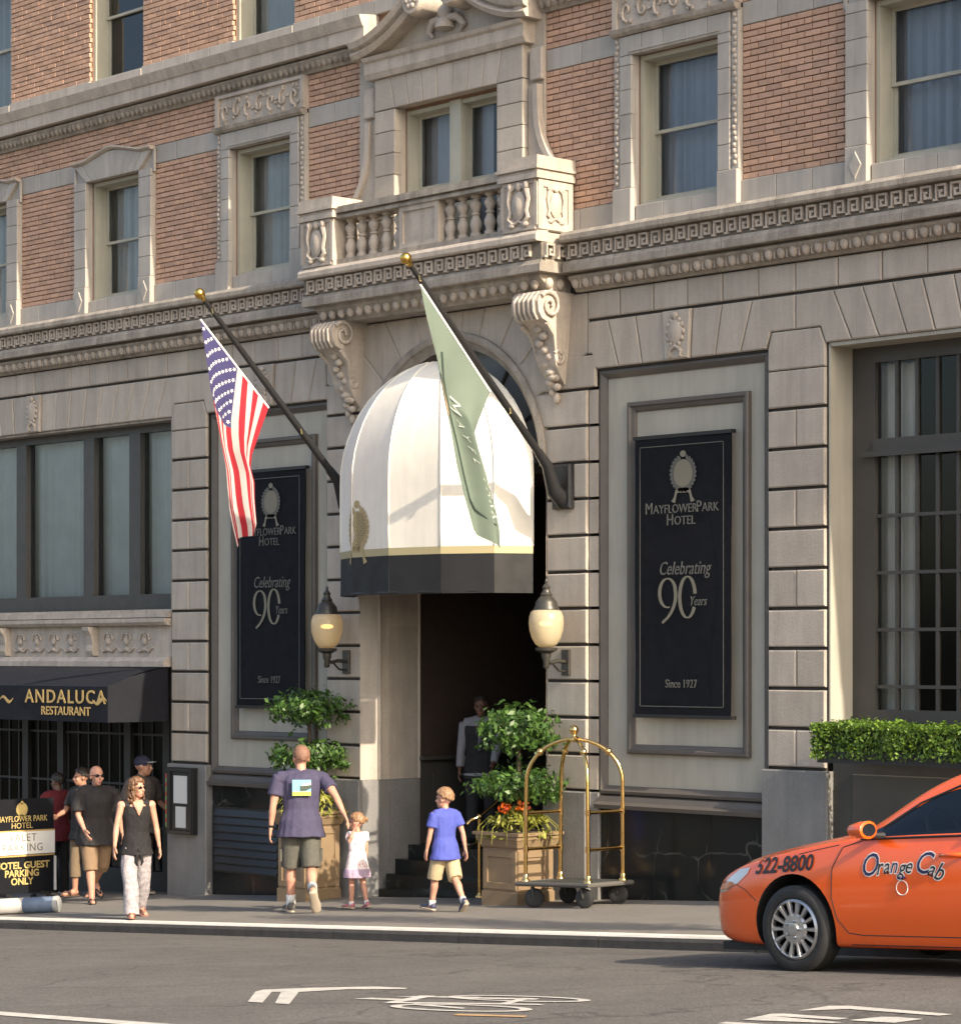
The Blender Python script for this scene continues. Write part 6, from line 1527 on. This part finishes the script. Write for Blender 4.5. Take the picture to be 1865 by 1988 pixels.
def section(l, w, zb, zbelt, zr, yr, zc):
    k = (zbelt - zb)
    gt = max(1 - .085 / max(zr - zbelt - .012, 1e-3), .45); gx, gz_ = .935 * W_ * w + (yr * w ** .3 - .935 * W_ * w) * gt, zbelt + .012 + (zr - zbelt - .012) * gt
    half = [(.55 * W_ * w, zb - .01), (.90 * W_ * w, zb), (.955 * W_ * w, zb + .035), (.975 * W_ * w, zb + .12 * k / .79), (.998 * W_ * w, zb + .24 * k / .79 + .02), (1.0 * W_ * w, zb + .46 * k / .79), (.985 * W_ * w, zb + .66 * k / .79), (.945 * W_ * w, zbelt), (.935 * W_ * w, zbelt + .012), (gx, gz_), (yr * w ** .3, zr), (yr * w ** .3 - .05, zr + .022), (yr * .5, zc - .004)]
    return [(l, -y, z) for y, z in half] + [(l, 0, zc)] + [(l, y, z) for y, z in half[::-1]] + [(l, 0, zb - .01)]
secs = [section(*s) for s in ST_]; n_ = len(secs[0]); car = MB()
for s in secs: car.v += s
for a in range(len(secs) - 1):
    for i in range(n_):
        j = (i + 1) % n_; car.f.append([a * n_ + i, (a + 1) * n_ + i, (a + 1) * n_ + j, a * n_ + j])
        lm = (ST_[a][0] + ST_[a + 1][0]) / 2; m = 0
        if i in (8, 17): m = 1 if 1.52 < lm < 3.9 else 0             # side glass
        if i in (11, 12, 13, 14): m = 2 if (1.52 <= lm < 2.25) or (3.2 < lm < 3.95) else 0
        car.mi.append(m)
car.f.append(list(range(n_))); car.mi.append(0); car.f.append([(len(secs) - 1) * n_ + i for i in range(n_ - 1, -1, -1)]); car.mi.append(0)
me = car.mesh('car', [PAINT, CGLASS, CGLASS, TRIM, LINER]); o = bpy.data.objects.new('car', me); COL.objects.link(o)
bm = bmesh.new(); bm.from_mesh(me); bmesh.ops.recalc_face_normals(bm, faces=bm.faces)
cl = bm.edges.layers.float.new('crease_edge')
for e in bm.edges:
    fs = e.link_faces
    if len(fs) == 2 and fs[0].material_index != fs[1].material_index: e[cl] = .75
    a, b = sorted(v.index for v in e.verts)
    ia, ib = a % n_, b % n_
    if ia == ib and ia in (3, 23): e[cl] = .45
    if ia == ib and ia in (7, 19): e[cl] = .35
bm.to_mesh(me); bm.free()
o.modifiers.new('s', 'SUBSURF').levels = 2
cut = MB(); cut.cur = 4
WL, WR_ = (.97, 3.75), .318
for l in WL:
    for sg in (-1, 1):
        cut.tube([(l, sg * .56, .335), (l, sg * 1.2, .335)], .385, 40)
cme = cut.mesh('cutter', [PAINT, CGLASS, CGLASS, TRIM, LINER]); co_ = bpy.data.objects.new('cutter', cme); COL.objects.link(co_)
b_ = o.modifiers.new('b', 'BOOLEAN'); b_.operation = 'DIFFERENCE'; b_.solver = 'EXACT'; b_.object = co_
dg = bpy.context.evaluated_depsgraph_get(); fin = bpy.data.meshes.new_from_object(o.evaluated_get(dg))
bpy.data.objects.remove(o); bpy.data.objects.remove(co_)
V_ = [v.co.copy() for v in fin.vertices]; F_ = [(p.material_index, tuple(p.vertices)) for p in fin.polygons]
BV = BVHTree.FromPolygons(V_, [f for _, f in F_])
def cpart(nm, mb, mat, parent=None, sm=40):
    mb.xform(CM); return mb.build(nm, mat, parent or taxi, sm)
def pick(ids, flt=lambda c: True):
    mb = MB(); mp = {}
    for m, f in F_:
        if m in ids:
            c = sum((V_[i] for i in f), Vector()) / len(f)
            if flt(c):
                for i in f:
                    if i not in mp: mp[i] = len(mb.v); mb.v.append(tuple(V_[i]))
                mb.f.append([mp[i] for i in f]); mb.mi.append(0)
    return mb
bodyc = cpart('body', pick((0, 3)), PAINT, None, 50)
for l in WL:
    for sg in (-1, 1): cpart('wheel_well', pick((4,), lambda c: abs(c.x - l) < 1 and c.y * sg > 0), LINER, None, None)
for sg in (-1, 1):
    for a, b in ((1.4, 2.50), (2.50, 4.0)):
        pass
    cpart('side_window', pick((1,), lambda c: c.y * sg > 0 and c.x < 2.62), CGLASS); cpart('side_window', pick((1,), lambda c: c.y * sg > 0 and c.x >= 2.62), CGLASS)
cpart('windscreen', pick((2,), lambda c: c.x < 2.7), CGLASS); cpart('rear_window', pick((2,), lambda c: c.x >= 2.7), CGLASS)
def side(l, z, off=.003, sg=-1):
    h = BV.ray_cast(Vector((l, sg * 2, z)), Vector((0, -sg, 0))); 
    return (h[0] + Vector((0, sg * off, 0))) if h[0] is not None else Vector((l, sg * .9, z))
def seam(pts, r=.004, m=TRIM, nm='door_seam', n=10):
    P = []
    for a, b in zip(pts[:-1], pts[1:]):
        for k in range(n): P.append(side(a[0] + (b[0] - a[0]) * k / n, a[1] + (b[1] - a[1]) * k / n, .0))
    P.append(side(*pts[-1], .0)); cpart(nm, MB().tube(P, r, 5), m)
for sg in (-1,):
    seam([(1.60, .95), (1.44, .91), (1.35, .76), (1.34, .55), (1.38, .40), (1.47, .30), (1.6, .285), (2.60, .285), (2.66, .5), (2.66, .96)])
    seam([(1.47, .215), (3.1, .215)], .004, TRIM, 'sill_seam'); seam([(2.68, .5), (2.68, .285), (3.25, .285), (3.36, .5), (3.66, .9)])
    seam([(1.02, .86), (1.20, .893), (1.40, .925)], .003, TRIM, 'bonnet_seam'); seam([(.10, .64), (.30, .66), (.48, .60), (.60, .52)], .003, TRIM, 'bumper_seam')
# weather strip and roof-rail trim along the glass
for sg in (-1, 1):
    cpart('belt_strip', MB().tube([(l, sg * (.945 * W_ + .004), z) for l, z in ((1.60, .964), (1.9, .972), (2.65, .987), (3.5, 1.003), (3.9, 1.01))], .009, 6), TRIM)
    P = []
    for s in ST_:
        if 1.6 <= s[0] <= 3.96:
            gt = max(1 - .085 / max(s[4] - s[3] - .012, 1e-3), .45); P.append((s[0], sg * (.935 * W_ * s[1] + (s[5] * s[1] ** .3 - .935 * W_ * s[1]) * gt + .004), s[3] + .012 + (s[4] - s[3] - .012) * gt))
    cpart('window_frame', MB().tube(P, .009, 6), TRIM); 
    cpart('door_pillar', MB().tube([(2.60, sg * .86, .98), (2.66, sg * .70, 1.22), (2.70, sg * .60, 1.34)], .04, 6), TRIM)
# headlight, grille, mirror, handle
for sg in (-1, 1):
    hl = MB(); hs = []
    out_ = [(.10, .60), (.14, .67), (.24, .725), (.40, .75), (.52, .765), (.50, .72), (.40, .65), (.26, .59), (.15, .57)]
    c0 = side(.28, .67, .012, sg); hs = [side(l, z, .006, sg) for l, z in out_]
    hl.add([c0] + hs, [(0, i + 1, (i + 1) % len(hs) + 1) for i in range(len(hs))]); hb = cpart('headlight', hl, M('headlight_lens', (.55, .55, .52), .08, coat=1.0) if sg < 0 else bpy.data.materials['headlight_lens'], None, 180)
    tl = MB(); q = [side(l, z, .016, sg) for l, z in ((.16, .59), (.26, .60), (.36, .64), (.30, .66), (.18, .63))]; tl.add(q, [tuple(range(5))]); cpart('indicator', tl, M('amber_lens', (.55, .14, .03), .15) if sg < 0 else bpy.data.materials['amber_lens'], hb, None)
cpart('grille', MB().box(-.03, .06, -.42, .42, .46, .56), TRIM); cpart('air_intake', MB().box(-.01, .08, -.5, .5, .27, .36), TRIM)
cpart('air_dam', MB().box(.10, .75, -.70, .70, .14, .20), TRIM)
for sg in (-1, 1):
    m = MB(); 
    m.loft([[(1.74 + dx, sg * (.90 + .115 + w_ * cos(a)), 1.035 + h_ * sin(a)) for a in [2 * pi * k / 14 for k in range(14)]] for dx, w_, h_ in ((-.11, .035, .025), (-.08, .07, .045), (.0, .092, .062), (.055, .096, .064), (.06, .086, .056))])
    m.f = [f[::-1] for f in m.f] if sg < 0 else m.f
    mm = cpart('mirror_housing', m, PAINT, None, 50)
    g = MB(); g.add([(1.802, sg * (1.015 + .074 * cos(a)), 1.035 + .046 * sin(a)) for a in [2 * pi * k / 18 for k in range(18)]], [tuple(range(18))]); cpart('mirror', g, CHROME, mm, None)
    cpart('mirror_stalk', MB().tube([(1.78, sg * .84, .985), (1.77, sg * .95, .995)], [.03, .02], 8), TRIM, mm)
    for l in (2.42, 3.48):
        h = MB().tube([side(l - .11, .845, .004, sg), side(l - .09, .85, .03, sg), side(l, .853, .036, sg), side(l + .09, .855, .03, sg), side(l + .11, .855, .004, sg)], [.010, .017, .018, .017, .010], 8)
        cpart('door_handle', h, PAINT, None, 180)
# wheels
for l in WL:
    for sg in (-1, 1):
        c = Vector((l, sg * .80, WR_)); rot = Matrix.Rotation(-sg * pi / 2, 3, 'X') @ Matrix.Identity(3)   # +z of the lathe points outwards
        rot = Matrix.Rotation(pi / 2 if sg < 0 else -pi / 2, 3, 'X'); R = WR_
        w = cpart('wheel', MB().lathe([(.20, -.10), (.27, -.105), (R - .02, -.098), (R, -.075), (R, .075), (R - .018, .096), (.27, .108), (.232, .102), (.222, .085), (.20, .06)], c, 40, rot), RUB, None, 35)
        cpart('brake_disc', MB().lathe([(.004, .0), (.21, .0), (.21, .02), (.004, .02)], c, 30, rot), LINER, w)
        d = MB().lathe([(.222, .06), (.222, .092), (.205, .104), (.198, .098), (.196, .06)], c, 40, rot); cpart('rim', d, SILVER, w)
        h = MB().lathe([(.10, .055), (.115, .085), (.10, .098), (.05, .10), (.046, .112), (.03, .115), (.004, .112)], c, 28, rot); cover = cpart('wheel_cover', h, SILVER, w, 35)
        for k in range(14):
            a = 2 * pi * k / 14
            sp = MB(); rw_ = lambda r: .013 + .009 * (r - .1) / .1
            rings = []
            for r, zt in ((.095, .094), (.13, .096), (.17, .098), (.203, .100)):
                t = rw_(r); rings.append([Vector((r, -t, zt - .02)), Vector((r, t, zt - .02)), Vector((r, t * .55, zt + .004)), Vector((r, -t * .55, zt + .004))])
            Rk = Matrix.Rotation(a, 3, 'Z'); sp.loft([[c + rot @ (Rk @ p) for p in ring_] for ring_ in rings]); cpart('spoke', sp, SILVER, cover, 30)
        for k in range(5):
            a = 2 * pi * k / 5; cpart('wheel_nut', MB().lathe([(.004, .095), (.011, .095), (.011, .115), (.004, .118)], c + rot @ Vector((.062 * cos(a), .062 * sin(a), 0)), 8, rot), CHROME, cover)
# cabin
SEAT = M('dark_seat', (.09, .085, .08), .9)
for l in (2.35, 3.2):
    for y in (-.38, .38):
        cpart('seat', MB().loft([[(l + .02 * k + dx, y - .24 + .03 * k, .5 + z), (l + .02 * k + dx, y + .24 - .03 * k, .5 + z), (l + dx + .16, y + .24 - .03 * k, .5 + z), (l + dx + .16, y - .24 + .03 * k, .5 + z)] for k, dx, z in ((0, 0, 0), (.5, .06, .3), (1, .14, .56))]), SEAT)
        cpart('headrest', MB().ball((l + .24, y, 1.16), (.06, .13, .09), 12, 8), SEAT)
cpart('dashboard', MB().loft([[(1.5, y, .75), (1.95, y, .75), (1.95, y, .93), (1.8, y, .99), (1.45, y, .98)] for y in (-.72, .72)]), SEAT)
cpart('steering_wheel', MB().tube([Vector((1.98 - .08 * sin(a), -.38 + .18 * cos(a), .98 + .17 * sin(a))) for a in [2 * pi * k / 20 for k in range(20)]], .014, 6, close=True), SEAT)
cpart('floor_pan', MB().box(.7, 4.2, -.7, .7, .2, .26), LINER)
# lettering laid on the bodywork
def decal(body, size, l, z, m, off, rot=0.0, shear=0.0, sx=1.0, bold=0.0, nm='lettering'):
    t = text_mb(body, size, 0.0, shear, sx, bold)
    out = []
    for x, y, zz in t.v:
        X, Z = x * cos(rot) - y * sin(rot), x * sin(rot) + y * cos(rot); out.append(tuple(side(l + X, z + Z, off)))
    t.v = out; return cpart(nm, t, m, bodyc, None)
BLK = M('black_decal', (.012, .012, .014), .4); BLUE = M('dark_blue_decal', (.02, .018, .08), .4); WHT = M('white_decal', (.75, .72, .68), .45)
decal('522-8800', .16, .875, .782, BLK, .007, .055, .18, .96, .004)
for i, (ch, l, z, s, r) in enumerate((('O', 1.685, .775, .20, .1), ('r', 1.775, .765, .15, .1), ('a', 1.84, .77, .14, .05), ('n', 1.905, .775, .14, 0), ('g', 1.975, .765, .14, -.05), ('e', 2.035, .775, .14, -.1), ('C', 2.155, .795, .20, -.15), ('a', 2.235, .755, .14, -.25), ('b', 2.30, .735, .16, -.3))):
    s *= 1.12; decal(ch, s, l, z, WHT, .002, r, .35, .85, .008, 'lettering_outline'); decal(ch, s, l, z, BLK if i % 3 else BLUE, .0042, r, .35, .85, .0005)
P = [side(1.98 + .05 * cos(a), .625 + .05 * sin(a), .002) for a in [2 * pi * k / 28 for k in range(28)]]; cpart('fruit_outline', MB().tube(P, .004, 4, close=True), WHT, bodyc)
for dl in (-.03, .03): cpart('fruit_leaf', MB().tube([side(1.98, .68, .003), side(1.98 + dl * .6, .70, .003), side(1.98 + dl * 1.4, .69, .003)], [.004, .009, .002], 4), BLUE, bodyc)
